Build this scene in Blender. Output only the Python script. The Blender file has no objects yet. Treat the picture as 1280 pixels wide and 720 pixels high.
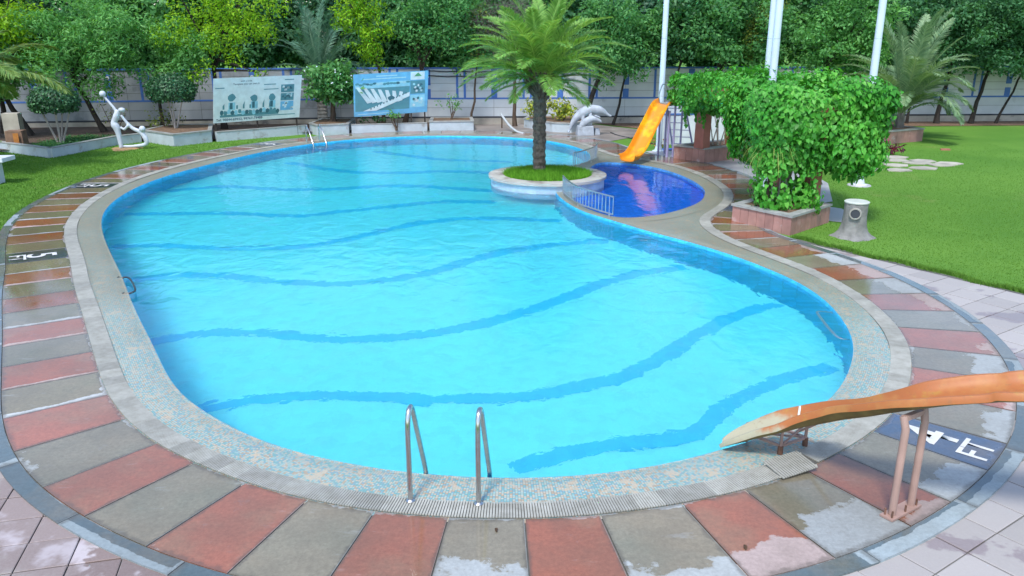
import bpy, bmesh, math, random
import numpy as np
from mathutils import Vector, Matrix
from mathutils.geometry import tessellate_polygon

random.seed(7)
RNG = np.random.default_rng(7)
SC = bpy.context.scene
COL = SC.collection
R = math.radians

# ------------------------------------------------------------------ camera, sky, sun, exposure
cam_data = bpy.data.cameras.new("camera")
cam_data.sensor_width = 36.0
cam_data.lens = 28.1
cam_data.clip_start = 0.05
cam_data.clip_end = 600.0
camera = bpy.data.objects.new("camera", cam_data)
camera.location = (0.0, 0.0, 3.6)
camera.rotation_euler = (R(90 - 17.44), 0.0, 0.0)
COL.objects.link(camera)
SC.camera = camera

SUN_EL, SUN_AZ = R(58), R(200)          # azimuth clockwise from +Y
world = bpy.data.worlds.new("World")
SC.world = world
world.use_nodes = True
wn = world.node_tree.nodes
wl = world.node_tree.links
wn.clear()
sky = wn.new("ShaderNodeTexSky")
sky.sky_type = 'NISHITA'
sky.sun_disc = False
sky.sun_elevation = SUN_EL
sky.sun_rotation = SUN_AZ
sky.air_density = 1.0
sky.dust_density = 1.2
sky.ozone_density = 1.0
bg = wn.new("ShaderNodeBackground")
bg.inputs["Strength"].default_value = 0.13
wo = wn.new("ShaderNodeOutputWorld")
wl.new(sky.outputs[0], bg.inputs[0])
wl.new(bg.outputs[0], wo.inputs[0])

sun_data = bpy.data.lights.new("sun", 'SUN')
sun_data.energy = 1.5
sun_data.angle = R(10)
sun_data.color = (1.0, 0.97, 0.92)
sun = bpy.data.objects.new("sun", sun_data)
COL.objects.link(sun)
sd = Vector((math.sin(SUN_AZ) * math.cos(SUN_EL), math.cos(SUN_AZ) * math.cos(SUN_EL), math.sin(SUN_EL)))
sun.rotation_euler = (-sd).to_track_quat('-Z', 'Y').to_euler()
sun.location = (0, 0, 30)

vs = SC.view_settings
vs.view_transform = 'Standard'
vs.look = 'None'
vs.exposure = 1.28
vs.gamma = 1.0
vs.use_curve_mapping = False
SC.cycles.use_denoising = True
SC.cycles.max_bounces = 10
SC.cycles.transparent_max_bounces = 12

# ------------------------------------------------------------------ mesh helpers
def mesh_np(name, verts, faces, mats=None, attrs=None, uvs=None, smooth=False):
    """verts (N,3); faces (M,k) all with k corners"""
    verts = np.asarray(verts, dtype=np.float32)
    faces = np.asarray(faces, dtype=np.int32)
    me = bpy.data.meshes.new(name)
    n, k = faces.shape
    me.vertices.add(len(verts))
    me.vertices.foreach_set("co", verts.ravel())
    me.loops.add(n * k)
    me.loops.foreach_set("vertex_index", faces.ravel())
    me.polygons.add(n)
    me.polygons.foreach_set("loop_start", np.arange(0, n * k, k, dtype=np.int32))
    me.polygons.foreach_set("loop_total", np.full(n, k, dtype=np.int32))
    if smooth:
        me.polygons.foreach_set("use_smooth", np.ones(n, dtype=bool))
    me.update(calc_edges=True)
    if attrs:
        for an, av in attrs.items():
            a = me.attributes.new(an, 'FLOAT', 'POINT')
            a.data.foreach_set("value", np.asarray(av, dtype=np.float32))
    return me

class MB:
    """collects shapes in world coordinates; build() links them as one mesh object"""
    def __init__(self):
        self.v, self.f, self.uv = [], [], {}
    def add(self, vs, fs, uv=None):
        o = len(self.v)
        self.v += [tuple(p) for p in vs]
        for i, f in enumerate(fs):
            if uv: self.uv[len(self.f)] = uv[i]
            self.f.append(tuple(a + o for a in f))
        return self
    def box(self, c, s, rz=0.0, ry=0.0, rx=0.0, taper=1.0):
        m = Matrix.Rotation(rz, 3, 'Z') @ Matrix.Rotation(ry, 3, 'Y') @ Matrix.Rotation(rx, 3, 'X')
        vs = []
        for z in (-.5, .5):
            t = taper if z > 0 else 1.0
            for x, y in ((-.5, -.5), (.5, -.5), (.5, .5), (-.5, .5)):
                p = m @ Vector((x * s[0] * t, y * s[1] * t, z * s[2]))
                vs.append((p.x + c[0], p.y + c[1], p.z + c[2]))
        return self.add(vs, [(0, 3, 2, 1), (4, 5, 6, 7), (0, 1, 5, 4), (1, 2, 6, 5), (2, 3, 7, 6), (3, 0, 4, 7)])
    def beam(self, a, b, w, h=None):
        """rectangular bar from a to b"""
        a, b = Vector(a), Vector(b); h = h or w
        d = (b - a).normalized()
        up = Vector((0, 0, 1)) if abs(d.z) < .95 else Vector((0, 1, 0))
        s = d.cross(up).normalized() * w / 2; u = s.cross(d).normalized() * h / 2
        vs = [p + q for p in (a, b) for q in (-s - u, s - u, s + u, -s + u)]
        return self.add(vs, [(0, 3, 2, 1), (4, 5, 6, 7), (0, 1, 5, 4), (1, 2, 6, 5), (2, 3, 7, 6), (3, 0, 4, 7)])
    def tube(self, pts, r, n=8, cap=True):
        pts = [Vector(p) for p in pts]
        rs = r if isinstance(r, (list, tuple)) else [r] * len(pts)
        vs, fs = [], []
        ref = None
        for i, p in enumerate(pts):
            d = (pts[min(i + 1, len(pts) - 1)] - pts[max(i - 1, 0)]).normalized()
            if ref is None:
                ref = Vector((1, 0, 0)) if abs(d.x) < .9 else Vector((0, 1, 0))
            s = (ref - d * ref.dot(d)).normalized(); ref = s; u = d.cross(s)
            for k in range(n):
                a = 2 * math.pi * k / n
                vs.append(p + (s * math.cos(a) + u * math.sin(a)) * rs[i])
        for i in range(len(pts) - 1):
            for k in range(n):
                k2 = (k + 1) % n
                fs.append((i * n + k, i * n + k2, (i + 1) * n + k2, (i + 1) * n + k))
        if cap:
            fs.append(tuple(reversed(range(n)))); fs.append(tuple((len(pts) - 1) * n + k for k in range(n)))
        return self.add(vs, fs)
    def lathe(self, prof, c, n=24, wob=None):
        vs, fs = [], []
        for i, (r, z) in enumerate(prof):
            for k in range(n):
                a = 2 * math.pi * k / n
                rr = r * (wob(a, z) if wob else 1.0)
                vs.append((c[0] + rr * math.cos(a), c[1] + rr * math.sin(a), c[2] + z))
        for i in range(len(prof) - 1):
            for k in range(n):
                k2 = (k + 1) % n
                fs.append((i * n + k, i * n + k2, (i + 1) * n + k2, (i + 1) * n + k))
        fs.append(tuple(reversed(range(n)))); fs.append(tuple((len(prof) - 1) * n + k for k in range(n)))
        return self.add(vs, fs)
    def prism(self, poly, z0, z1):
        n = len(poly)
        a = sum(poly[i][0] * poly[(i + 1) % n][1] - poly[(i + 1) % n][0] * poly[i][1] for i in range(n))
        if a < 0: poly = list(reversed(poly))
        vs = [(x, y, z0) for x, y in poly] + [(x, y, z1) for x, y in poly]
        fs = [tuple(reversed(range(n))), tuple(range(n, 2 * n))]
        fs += [(i, (i + 1) % n, n + (i + 1) % n, n + i) for i in range(n)]
        return self.add(vs, fs)
    def sphere(self, c, r, n=14, sc=(1, 1, 1)):
        m = n // 2
        prof = [(max(1e-3, math.sin(math.pi * i / m)) * r, -math.cos(math.pi * i / m) * r) for i in range(m + 1)]
        vs, fs = [], []
        for q, z in prof:
            for k in range(n):
                a = 2 * math.pi * k / n
                vs.append((c[0] + q * math.cos(a) * sc[0], c[1] + q * math.sin(a) * sc[1], c[2] + z * sc[2]))
        for i in range(m):
            for k in range(n):
                k2 = (k + 1) % n
                fs.append((i * n + k, i * n + k2, (i + 1) * n + k2, (i + 1) * n + k))
        return self.add(vs, fs)
    def mesh(self, name, off=(0, 0, 0), smooth=False):
        me = bpy.data.meshes.new(name)
        me.from_pydata([(x - off[0], y - off[1], z - off[2]) for x, y, z in self.v], [], self.f)
        if self.uv:
            uvl = me.uv_layers.new(name="UVMap")
            for p in me.polygons:
                if p.index in self.uv:
                    for li, q in zip(p.loop_indices, self.uv[p.index]): uvl.data[li].uv = q
        if smooth:
            me.polygons.foreach_set("use_smooth", [True] * len(me.polygons))
        me.update()
        if smooth: me.set_sharp_from_angle(angle=R(50))
        return me
    def build(self, name, mat, parent=None, smooth=False, bevel=0.0):
        off = wloc(parent)
        me = self.mesh(name, off, smooth)
        return link(name, me, mat, parent, bevel)

def wloc(o):
    p = Vector((0, 0, 0))
    while o is not None:
        p = p + Vector(o.location); o = o.parent
    return p

def link(name, me, mat, parent=None, bevel=0.0):
    o = bpy.data.objects.new(name, me)
    if mat and not me.materials: me.materials.append(mat)
    COL.objects.link(o)
    if parent: o.parent = parent
    if bevel:
        b = o.modifiers.new("bevel", 'BEVEL'); b.width = bevel; b.segments = 2; b.limit_method = 'ANGLE'
    return o

def tag(o, label=None, cat=None, group=None, kind=None):
    if label: o["label"] = label
    if cat: o["category"] = cat
    if group: o["group"] = group
    if kind: o["kind"] = kind
    return o

def thing(name, loc, label, cat, group=None):
    o = bpy.data.objects.new(name, None)
    o.location = loc; o.empty_display_size = .2
    COL.objects.link(o)
    return tag(o, label, cat, group)

def structure(name, me, mat):
    return tag(link(name, me, mat), kind="structure")

def fused(mb, voxel, smooth_it=4):
    """one continuous skin round overlapping shapes"""
    me = mb.mesh("tmp")
    o = bpy.data.objects.new("tmp", me); COL.objects.link(o)
    m = o.modifiers.new("r", 'REMESH'); m.mode = 'VOXEL'; m.voxel_size = voxel; m.use_smooth_shade = True
    s = o.modifiers.new("s", 'SMOOTH'); s.iterations = smooth_it; s.factor = .5
    dg = bpy.context.evaluated_depsgraph_get()
    out = bpy.data.meshes.new_from_object(o.evaluated_get(dg))
    bpy.data.objects.remove(o); bpy.data.meshes.remove(me)
    out.polygons.foreach_set("use_smooth", [True] * len(out.polygons))
    return out

def shift(me, off):
    me.transform(Matrix.Translation(-Vector(off))); return me

def text_mesh(s, size):
    c = bpy.data.curves.new("t", 'FONT'); c.body = s; c.size = size; c.align_x = 'CENTER'; c.align_y = 'CENTER'
    c.extrude = 0.0; c.offset = 0.012 * size
    o = bpy.data.objects.new("t", c); COL.objects.link(o)
    dg = bpy.context.evaluated_depsgraph_get()
    me = bpy.data.meshes.new_from_object(o.evaluated_get(dg))
    bpy.data.objects.remove(o); bpy.data.curves.remove(c)
    return me

def ring_fill(loops, z):
    """flat sheet bounded by loops (the first the outline, the others holes)"""
    pts = [[Vector((x, y, 0)) for x, y in l] for l in loops]
    flat = [p for l in pts for p in l]
    tris = tessellate_polygon(pts)
    vs = [(p.x, p.y, z) for p in flat]
    fs = []
    for a, b, c in tris:
        A, B, C_ = flat[a], flat[b], flat[c]
        cr = (B.x - A.x) * (C_.y - A.y) - (B.y - A.y) * (C_.x - A.x)
        fs.append((a, b, c) if cr > 0 else (a, c, b))
    return vs, fs

# ------------------------------------------------------------------ closed curves
def crom(pts, n=8, closed=True):
    P = np.array(pts, float); N = len(P); out = []
    for i in range(N if closed else N - 1):
        p0, p1, p2, p3 = (P[(i + k - 1) % N] if closed else P[min(max(i + k - 1, 0), N - 1)] for k in range(4))
        for t in np.linspace(0, 1, n, endpoint=False):
            out.append(.5 * ((2 * p1) + (-p0 + p2) * t + (2 * p0 - 5 * p1 + 4 * p2 - p3) * t * t + (-p0 + 3 * p1 - 3 * p2 + p3) * t ** 3))
    if not closed: out.append(P[-1])
    return np.array(out)

def arclen(C, closed=True):
    D = np.diff(np.vstack([C, C[:1]]) if closed else C, axis=0)
    return np.concatenate([[0], np.cumsum(np.hypot(D[:, 0], D[:, 1]))])

def resample(C, step, closed=True):
    L = arclen(C, closed); n = int(L[-1] / step)
    s = np.linspace(0, L[-1], n, endpoint=not closed)
    Q = np.vstack([C, C[:1]]) if closed else C
    return np.stack([np.interp(s, L, Q[:, i]) for i in range(2)], 1)

def smooth_closed(C, sig):
    k = int(sig * 3); w = np.exp(-.5 * (np.arange(-k, k + 1) / sig) ** 2); w /= w.sum()
    return np.stack([np.convolve(np.concatenate([C[-k:, i], C[:, i], C[:k, i]]), w, 'valid') for i in range(2)], 1)

def normals(C, sig=0):
    T = np.roll(C, -1, 0) - np.roll(C, 1, 0)
    N = np.stack([-T[:, 1], T[:, 0]], 1)          # outward for a clockwise loop
    N /= np.linalg.norm(N, axis=1)[:, None]
    if sig: N = smooth_closed(N, sig); N /= np.linalg.norm(N, axis=1)[:, None]
    return N

def inside(poly, x, y):
    poly = np.asarray(poly); x = np.asarray(x); y = np.asarray(y)
    c = np.zeros(x.shape, bool); j = len(poly) - 1
    for i in range(len(poly)):
        xi, yi = poly[i]; xj, yj = poly[j]
        if yi != yj:
            m = ((yi > y) != (yj > y)) & (x < (xj - xi) * (y - yi) / (yj - yi) + xi)
            c ^= m
        j = i
    return c

W_MAIN = [(0, 6.03), (-.83, 6.11), (-1.56, 6.32), (-2.4, 6.73), (-3.38, 7.58), (-3.9, 8.3), (-4.42, 9.17), (-5.06, 10.2), (-5.64, 11.19),
    (-6.24, 12.23), (-6.95, 13.4), (-7.6, 14.5), (-8.2, 15.6), (-8.67, 16.6), (-9.05, 17.7), (-9.33, 19.0), (-9.45, 20.6), (-9.3, 22.2),
    (-8.95, 23.8), (-8.4, 25.8), (-7.8, 27.3), (-6.95, 28.7), (-5.5, 30.0), (-3.34, 30.85), (-1.0, 30.75), (.3, 30.2), (1.2, 29.5),
    (1.84, 28.5), (2.3, 27.3), (2.5, 26.2), (2.45, 25.0), (2.15, 23.9), (1.7, 22.9), (1.2, 21.0), (1.05, 19.4), (1.23, 18.06), (1.55, 16.95),
    (1.9, 16.4), (2.2, 15.9), (2.7, 15.07), (3.27, 14.3), (3.85, 13.3), (4.18, 12.5), (4.42, 11.75), (4.5, 10.9), (4.42, 10.04), (4.23, 9.22),
    (3.96, 8.62), (3.63, 8.02), (3.35, 7.63), (2.95, 7.22), (2.47, 6.83), (1.97, 6.56), (1.6, 6.37), (1.17, 6.2), (.63, 6.08)]
W_WADE = [(2.75, 24.2), (3.22, 24.05), (3.65, 23.75), (4.05, 23.3), (4.5, 22.25), (4.75, 20.9), (4.77, 19.7), (4.62, 18.95), (4.3, 18.05), (3.67, 17.17),
    (3.05, 16.6), (2.5, 16.36), (2.2, 16.36), (1.85, 16.9), (1.55, 17.6), (1.42, 18.5), (1.5, 19.6), (1.9, 21.2), (2.15, 22.6), (2.45, 23.7)]
S_EDGE = [(.1, 5.42), (-.52, 5.44), (-1.1, 5.52), (-1.68, 5.7), (-2.27, 5.96), (-3.35, 6.67), (-4.19, 7.6), (-4.94, 8.78), (-5.7, 10.04), (-6.69, 11.66),
    (-7.45, 13.0), (-8.0, 13.9), (-8.69, 15.12), (-9.22, 16.3), (-9.7, 17.8), (-10.0, 19.5), (-10.1, 21.3), (-9.85, 23.4), (-9.25, 25.6), (-8.35, 27.7),
    (-7.3, 29.2), (-5.8, 30.55), (-3.5, 31.45), (-.9, 31.4), (.5, 30.8), (1.6, 30.05), (2.4, 28.9), (2.88, 27.5), (3.12, 26.4), (3.45, 25.4),
    (4.05, 24.7), (4.7, 23.8), (5.15, 22.5), (5.38, 21.0), (5.4, 19.7), (5.25, 18.7), (4.95, 17.8), (4.5, 16.95), (4.1, 16.3), (3.97, 15.6),
    (4.03, 14.8), (4.2, 14.2), (4.47, 13.5), (4.95, 12.25), (5.11, 11.0), (5.06, 10.04), (4.89, 9.22), (4.56, 8.42), (4.05, 7.54), (3.5, 6.92),
    (2.98, 6.47), (2.14, 5.92), (1.56, 5.7), (1.36, 5.63), (.69, 5.47)]
CW = resample(crom(W_MAIN), .12); CW = smooth_closed(CW, 3)
CD = resample(crom(W_WADE), .12); CD = smooth_closed(CD, 2)
CS = resample(crom(S_EDGE), .05); CS = smooth_closed(CS, 8)
NS = normals(CS, 10)
LS = arclen(CS)
SLAB_W = 1.0
KERB_W = .17
# deck offset shrinks where the outline turns inward
turn = np.arctan2(NS[:, 1], NS[:, 0]); dturn = np.angle(np.exp(1j * (np.roll(turn, -12) - np.roll(turn, 12)))) / 1.2
conc = np.clip(smooth_closed(np.stack([dturn, dturn], 1), 14)[:, 0], 0, 1.2)
OFF = SLAB_W * (1 - .42 * np.clip(conc / .8, 0, 1))
OFF = OFF * (1 - .07 * ((CS[:, 0] < -4) & (CS[:, 1] < 16)))
OFF = smooth_closed(np.stack([OFF, OFF], 1), 20)[:, 0]
CO = CS + NS * OFF[:, None]
CK = CS + NS * (OFF + KERB_W)[:, None]
CG = CS - NS * .215

def s_at(s, C):
    s = s % LS[-1]
    Q = np.vstack([C, C[:1]])
    return np.array([np.interp(s, LS, Q[:, i]) for i in range(2)])
def s_of(x, y):
    return LS[int(np.argmin((CS[:, 0] - x) ** 2 + (CS[:, 1] - y) ** 2))]

# ------------------------------------------------------------------ materials
class NT:
    def __init__(self, name):
        self.m = bpy.data.materials.new(name); self.m.use_nodes = True
        self.n = self.m.node_tree.nodes; self.l = self.m.node_tree.links
        self.n.clear()
        self.out = self.n.new("ShaderNodeOutputMaterial")
    def node(self, t, **kw):
        x = self.n.new(t)
        for k, v in kw.items(): setattr(x, k, v)
        return x
    def put(self, sock, v):
        if isinstance(v, bpy.types.NodeSocket): self.l.new(v, sock)
        elif v is not None:
            if hasattr(sock.default_value, "__len__") and not hasattr(v, "__len__"): v = (v,) * len(sock.default_value)
            if hasattr(v, "__len__") and len(v) == 3 and len(sock.default_value) == 4: v = (*v, 1)
            sock.default_value = v
    def math(self, op, a, b=None, c=None, clamp=False):
        x = self.node("ShaderNodeMath", operation=op, use_clamp=clamp)
        for i, v in enumerate((a, b, c)):
            if v is not None: self.put(x.inputs[i], v)
        return x.outputs[0]
    def vmath(self, op, a, b=None):
        x = self.node("ShaderNodeVectorMath", operation=op)
        self.put(x.inputs[0], a)
        if b is not None: self.put(x.inputs[1], b)
        return x.outputs[0]
    def mix(self, f, a, b, blend='MIX'):
        x = self.node("ShaderNodeMix", data_type='RGBA', blend_type=blend)
        self.put(x.inputs[0], f); self.put(x.inputs[6], a); self.put(x.inputs[7], b)
        return x.outputs[2]
    def noise(self, scale, vec=None, detail=3, rough=.55, dist=0, col=False):
        x = self.node("ShaderNodeTexNoise")
        x.inputs["Scale"].default_value = scale; x.inputs["Detail"].default_value = detail
        x.inputs["Roughness"].default_value = rough; x.inputs["Distortion"].default_value = dist
        if vec is not None: self.l.new(vec, x.inputs["Vector"])
        return x.outputs["Color" if col else "Fac"]
    def ramp(self, f, stops, interp='LINEAR'):
        x = self.node("ShaderNodeValToRGB"); cr = x.color_ramp; cr.interpolation = interp
        while len(cr.elements) < len(stops): cr.elements.new(.5)
        for e, (p, c) in zip(cr.elements, stops):
            e.position = p; e.color = (*c, 1) if len(c) == 3 else c
        self.put(x.inputs[0], f)
        return x.outputs[0]
    def step(self, f, a, b):
        x = self.node("ShaderNodeMapRange", interpolation_type='SMOOTHSTEP')
        self.put(x.inputs[0], f); self.put(x.inputs[1], a); self.put(x.inputs[2], b)
        return x.outputs[0]
    def pos(self): return self.node("ShaderNodeNewGeometry").outputs["Position"]
    def obj(self): return self.node("ShaderNodeTexCoord").outputs["Object"]
    def uv(self): return self.node("ShaderNodeTexCoord").outputs["UV"]
    def rand(self): return self.node("ShaderNodeObjectInfo").outputs["Random"]
    def attr(self, n): return self.node("ShaderNodeAttribute", attribute_name=n).outputs["Fac"]
    def bump(self, h, strength=.3, dist=.01):
        x = self.node("ShaderNodeBump"); x.inputs["Strength"].default_value = strength; x.inputs["Distance"].default_value = dist
        self.l.new(h, x.inputs["Height"]); return x.outputs[0]
    def principled(self, col, rough=.6, bump=None, metal=0.0, spec=.5, coat=0.0, trans=None):
        p = self.node("ShaderNodeBsdfPrincipled")
        self.put(p.inputs["Base Color"], col); self.put(p.inputs["Roughness"], rough)
        p.inputs["Metallic"].default_value = metal
        self.put(p.inputs["Specular IOR Level"], spec)
        p.inputs["Coat Weight"].default_value = coat
        if bump is not None: self.l.new(bump, p.inputs["Normal"])
        return p.outputs[0]
    def done(self, s):
        self.l.new(s, self.out.inputs["Surface"]); return self.m

MATS = {}
def plain(name, col, rough=.6, var=.25, scale=6, bump=.2, bscale=40, metal=0.0, spec=.5, bdist=.004, per_obj=.0, dirt=None):
    if name in MATS: return MATS[name]
    t = NT(name); p = t.pos()
    n1 = t.noise(scale, p, 4); n2 = t.noise(bscale, p, 3)
    lo = tuple(c * (1 - var) for c in col); hi = tuple(min(1, c * (1 + var)) for c in col)
    c = t.ramp(n1, [(.3, lo), (.7, hi)])
    if dirt:
        d = t.step(t.noise(dirt[1], p, 5, .65), dirt[2], dirt[2] + .14)
        c = t.mix(d, c, dirt[0])
    if per_obj:
        k = t.math('MULTIPLY_ADD', t.rand(), 2 * per_obj, 1 - per_obj)
        c = t.mix(1.0, c, t.node("ShaderNodeCombineColor").outputs[0], 'MULTIPLY') if False else t.vmath('MULTIPLY', c, k)
    r = t.math('MULTIPLY_ADD', n1, .25, rough - .12, True)
    MATS[name] = t.done(t.principled(c, r, t.bump(n2, bump, bdist) if bump else None, metal, spec))
    return MATS[name]

def slab_mat(name, wet, dry, vmax=(.95, 1.6), rimw=.13):
    """stone slab with a dark wet middle and irregular dry rims; UV: u along the edge, v outward"""
    t = NT(name); p = t.pos(); uv = t.uv()
    sx = t.node("ShaderNodeSeparateXYZ"); t.l.new(uv, sx.inputs[0])
    u, v = sx.outputs[0], sx.outputs[1]
    r = t.rand()
    big = t.noise(2.6, p, 6, .62); fine = t.noise(9, p, 5, .7)
    nz = t.math('ADD', t.math('MULTIPLY', t.math('SUBTRACT', big, .5), .75), t.math('MULTIPLY', t.math('SUBTRACT', fine, .5), .16))
    edge = t.math('MINIMUM', u, t.math('SUBTRACT', 1, u))
    vm = t.math('MULTIPLY_ADD', r, vmax[1] - vmax[0], vmax[0])
    a = t.step(t.math('ADD', t.math('SUBTRACT', vm, v), nz), -.03, .02)
    rim = t.math('MULTIPLY', t.math('FRACT', t.math('MULTIPLY', r, 7.31)), rimw)
    e = t.step(t.math('SUBTRACT', t.math('ADD', u, t.math('MULTIPLY', nz, t.math('MULTIPLY', rim, 3.5))), rim), -.003, .008)
    i = t.step(t.math('ADD', v, t.math('MULTIPLY', nz, .35)), .0, .014)
    w = t.math('MULTIPLY', t.math('MULTIPLY', a, e), i)
    g = t.noise(55, p, 4, .7); blot = t.noise(1.1, p, 4, .6)
    wetc = t.mix(t.step(blot, .35, .75), wet, tuple(c * f for c, f in zip(wet, (.72, .85, .85))))
    wetc = t.mix(t.math('MULTIPLY', t.step(t.noise(.9, t.vmath('ADD', p, (9, 3, 0)), 5, .6), .46, .62), .55), wetc, (.19, .15, .095))
    wetc = t.mix(t.math('MULTIPLY', t.step(t.noise(6.0, p, 6, .7), .45, .7), .28), wetc, tuple(c * .62 for c in wet))
    wetc = t.mix(t.math('MULTIPLY', g, .5), wetc, tuple(min(1, c * 1.5) for c in wet))
    dryc = t.mix(t.math('MULTIPLY', g, .3), dry, tuple(c * .7 for c in dry))
    c = t.mix(w, dryc, wetc)
    stain = t.step(t.noise(3.2, t.vmath('ADD', p, (4, 7, 0)), 7, .72), .60, .70)
    c = t.mix(t.math('MULTIPLY', stain, .45), c, tuple(.5 * a_ + .10 for a_ in wet))
    gr2 = t.noise(26, p, 8, .75)
    c = t.vmath('MULTIPLY', c, t.math('MULTIPLY_ADD', gr2, 1.0, .5))
    k_ = t.math('MULTIPLY_ADD', t.math('FRACT', t.math('MULTIPLY', r, 13.7)), .32, .84)
    c = t.vmath('MULTIPLY', c, k_)
    ev = t.math('MINIMUM', edge, t.math('MINIMUM', v, t.math('SUBTRACT', 1, v)))
    grime = t.step(t.math('SUBTRACT', ev, t.math('MULTIPLY', t.math('SUBTRACT', t.noise(7, p, 6, .7), .40), .16)), .035, -.01)
    c = t.mix(t.math('MULTIPLY', grime, .5), c, (.07, .062, .05))
    blo2 = t.step(t.noise(1.6, t.vmath('ADD', p, (1, 8, 0)), 6, .68), .40, .62)
    c = t.mix(t.math('MULTIPLY', blo2, .22), c, (.10, .085, .06))
    spk = t.step(t.noise(70, p, 2, .5), .70, .76)
    c = t.mix(t.math('MULTIPLY', spk, .5), c, (.06, .05, .045))
    smear = t.step(t.noise(2.0, t.vmath('MULTIPLY', t.vmath('ADD', p, (2, 5, 0)), (1.0, 3.2, 1)), 6, .7), .60, .72)
    c = t.mix(t.math('MULTIPLY', smear, .28), c, dry)
    rough = t.math('MULTIPLY_ADD', w, -.51, .60)
    rough = t.math('ADD', rough, t.math('MULTIPLY', t.math('SUBTRACT', blot, .45), .45), clamp=True)
    return t.done(t.principled(c, rough, t.bump(t.math('MULTIPLY', g, t.math('MULTIPLY_ADD', w, -.88, 1.0)), .25, .002), spec=t.math('MULTIPLY_ADD', w, .3, .35)))

M_RED = slab_mat("red_slab_stone", (.235, .080, .040), (.38, .30, .28))
M_GREY = slab_mat("grey_slab_stone", (.165, .14, .085), (.40, .42, .42))
M_RED_R = slab_mat("half_dry_red_slab_stone", (.255, .094, .056), (.36, .285, .265), (.50, .98), .006)
M_RED_N = slab_mat("near_red_slab_stone", (.265, .10, .062), (.38, .30, .28), (1.0, 1.6), .004)
M_GREY_N = slab_mat("near_grey_slab_stone", (.19, .17, .122), (.38, .41, .41), (1.0, 1.6), .004)
M_GREY_R = slab_mat("half_dry_grey_slab_stone", (.185, .165, .12), (.33, .355, .355), (.50, .98), .006)
M_BLACKSLAB = slab_mat("painted_black_slab", (.022, .03, .045), (.08, .11, .18), (.9, 1.3), .05)
M_DARK = slab_mat("painted_dark_slab", (.055, .085, .14), (.11, .145, .21), (.9, 1.3))
M_KERB = slab_mat("blue_grey_kerb_stone", (.085, .115, .125), (.27, .325, .345), (.15, 1.5), .1)

def tile_mat():
    t = NT("pinkish_paving_tile"); p = t.pos(); o = t.obj()
    w = t.step(t.math('ADD', t.noise(.55, p, 6, .62), t.math('MULTIPLY', t.noise(5, p, 4, .7), .12)), .60, .625)
    k = t.math('MULTIPLY_ADD', t.rand(), .3, .85)
    g = t.noise(60, p, 4, .7)
    sx = t.node("ShaderNodeSeparateXYZ"); t.l.new(p, sx.inputs[0])
    side = t.step(sx.outputs[0], -2, 1)          # the older brown tiles lie on the left, the pale ones on the right
    dry = t.mix(side, (.19, .14, .125), (.31, .29, .275))
    wet = t.mix(side, (.155, .10, .08), (.21, .17, .17))
    dry = t.mix(t.math('MULTIPLY', t.step(t.noise(1.3, p, 5, .65), .5, .62), t.math('SUBTRACT', 1, side)), dry, (.36, .315, .325))
    dry = t.mix(t.math('MULTIPLY', t.step(t.noise(2.2, p, 5, .65), .5, .7), .4), dry, (.36, .36, .32))
    c = t.mix(w, dry, wet)
    c = t.vmath('MULTIPLY', c, k)
    c = t.mix(t.math('MULTIPLY', g, .22), c, (.62, .58, .58))
    return t.done(t.principled(c, t.math('MULTIPLY_ADD', w, -.3, .6), t.bump(g, .3, .002)))
M_TILE = tile_mat()

def mosaic_mat():
    t = NT("chipped_glass_mosaic"); uv = t.uv(); p = t.pos()
    s = t.vmath('MULTIPLY', uv, (46, 46, 1))
    fl = t.vmath('FLOOR', s); fr = t.vmath('FRACTION', s)
    wn_ = t.node("ShaderNodeTexWhiteNoise", noise_dimensions='2D'); t.l.new(fl, wn_.inputs["Vector"])
    c = t.ramp(wn_.outputs["Value"], [(0, (.13, .35, .36)), (.18, (.30, .43, .39)), (.36, (.42, .43, .36)), (.52, (.17, .33, .39)), (.64, (.40, .30, .20)), (.76, (.26, .44, .44)), (.86, (.46, .40, .31))], 'CONSTANT')
    sx = t.node("ShaderNodeSeparateXYZ"); t.l.new(fr, sx.inputs[0])
    ex = t.math('MINIMUM', sx.outputs[0], t.math('SUBTRACT', 1, sx.outputs[0])); ey = t.math('MINIMUM', sx.outputs[1], t.math('SUBTRACT', 1, sx.outputs[1]))
    gr = t.step(t.math('MINIMUM', ex, ey), .05, .14)
    c = t.mix(gr, (.20, .21, .18), c)
    worn = t.step(t.noise(4.5, p, 5, .7), .57, .61)
    c = t.mix(t.math('MULTIPLY', worn, .75), c, (.46, .37, .26))
    # far stretch has gone brown and matt
    sp = t.node("ShaderNodeSeparateXYZ"); t.l.new(p, sp.inputs[0])
    far = t.math('ADD', t.step(sp.outputs[1], 8.5, 13), t.math('MULTIPLY', t.math('SUBTRACT', t.noise(.9, p, 5, .65), .55), 1.5), clamp=True)
    c = t.mix(t.math('MULTIPLY', far, .62), c, (.19, .155, .09))
    return t.done(t.principled(c, .32, t.bump(gr, .35, .004), spec=.5))
M_MOSAIC = mosaic_mat()

def grate_mat():
    t = NT("pale_plastic_grating"); p = t.pos()
    k = t.math('MULTIPLY_ADD', t.rand(), .32, .80)
    c = t.ramp(t.noise(9, p, 5, .7), [(.3, (.27, .265, .225)), (.7, (.40, .40, .36))])
    return t.done(t.principled(t.vmath('MULTIPLY', c, k), .5, spec=.4))
M_GRATE = grate_mat()

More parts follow.
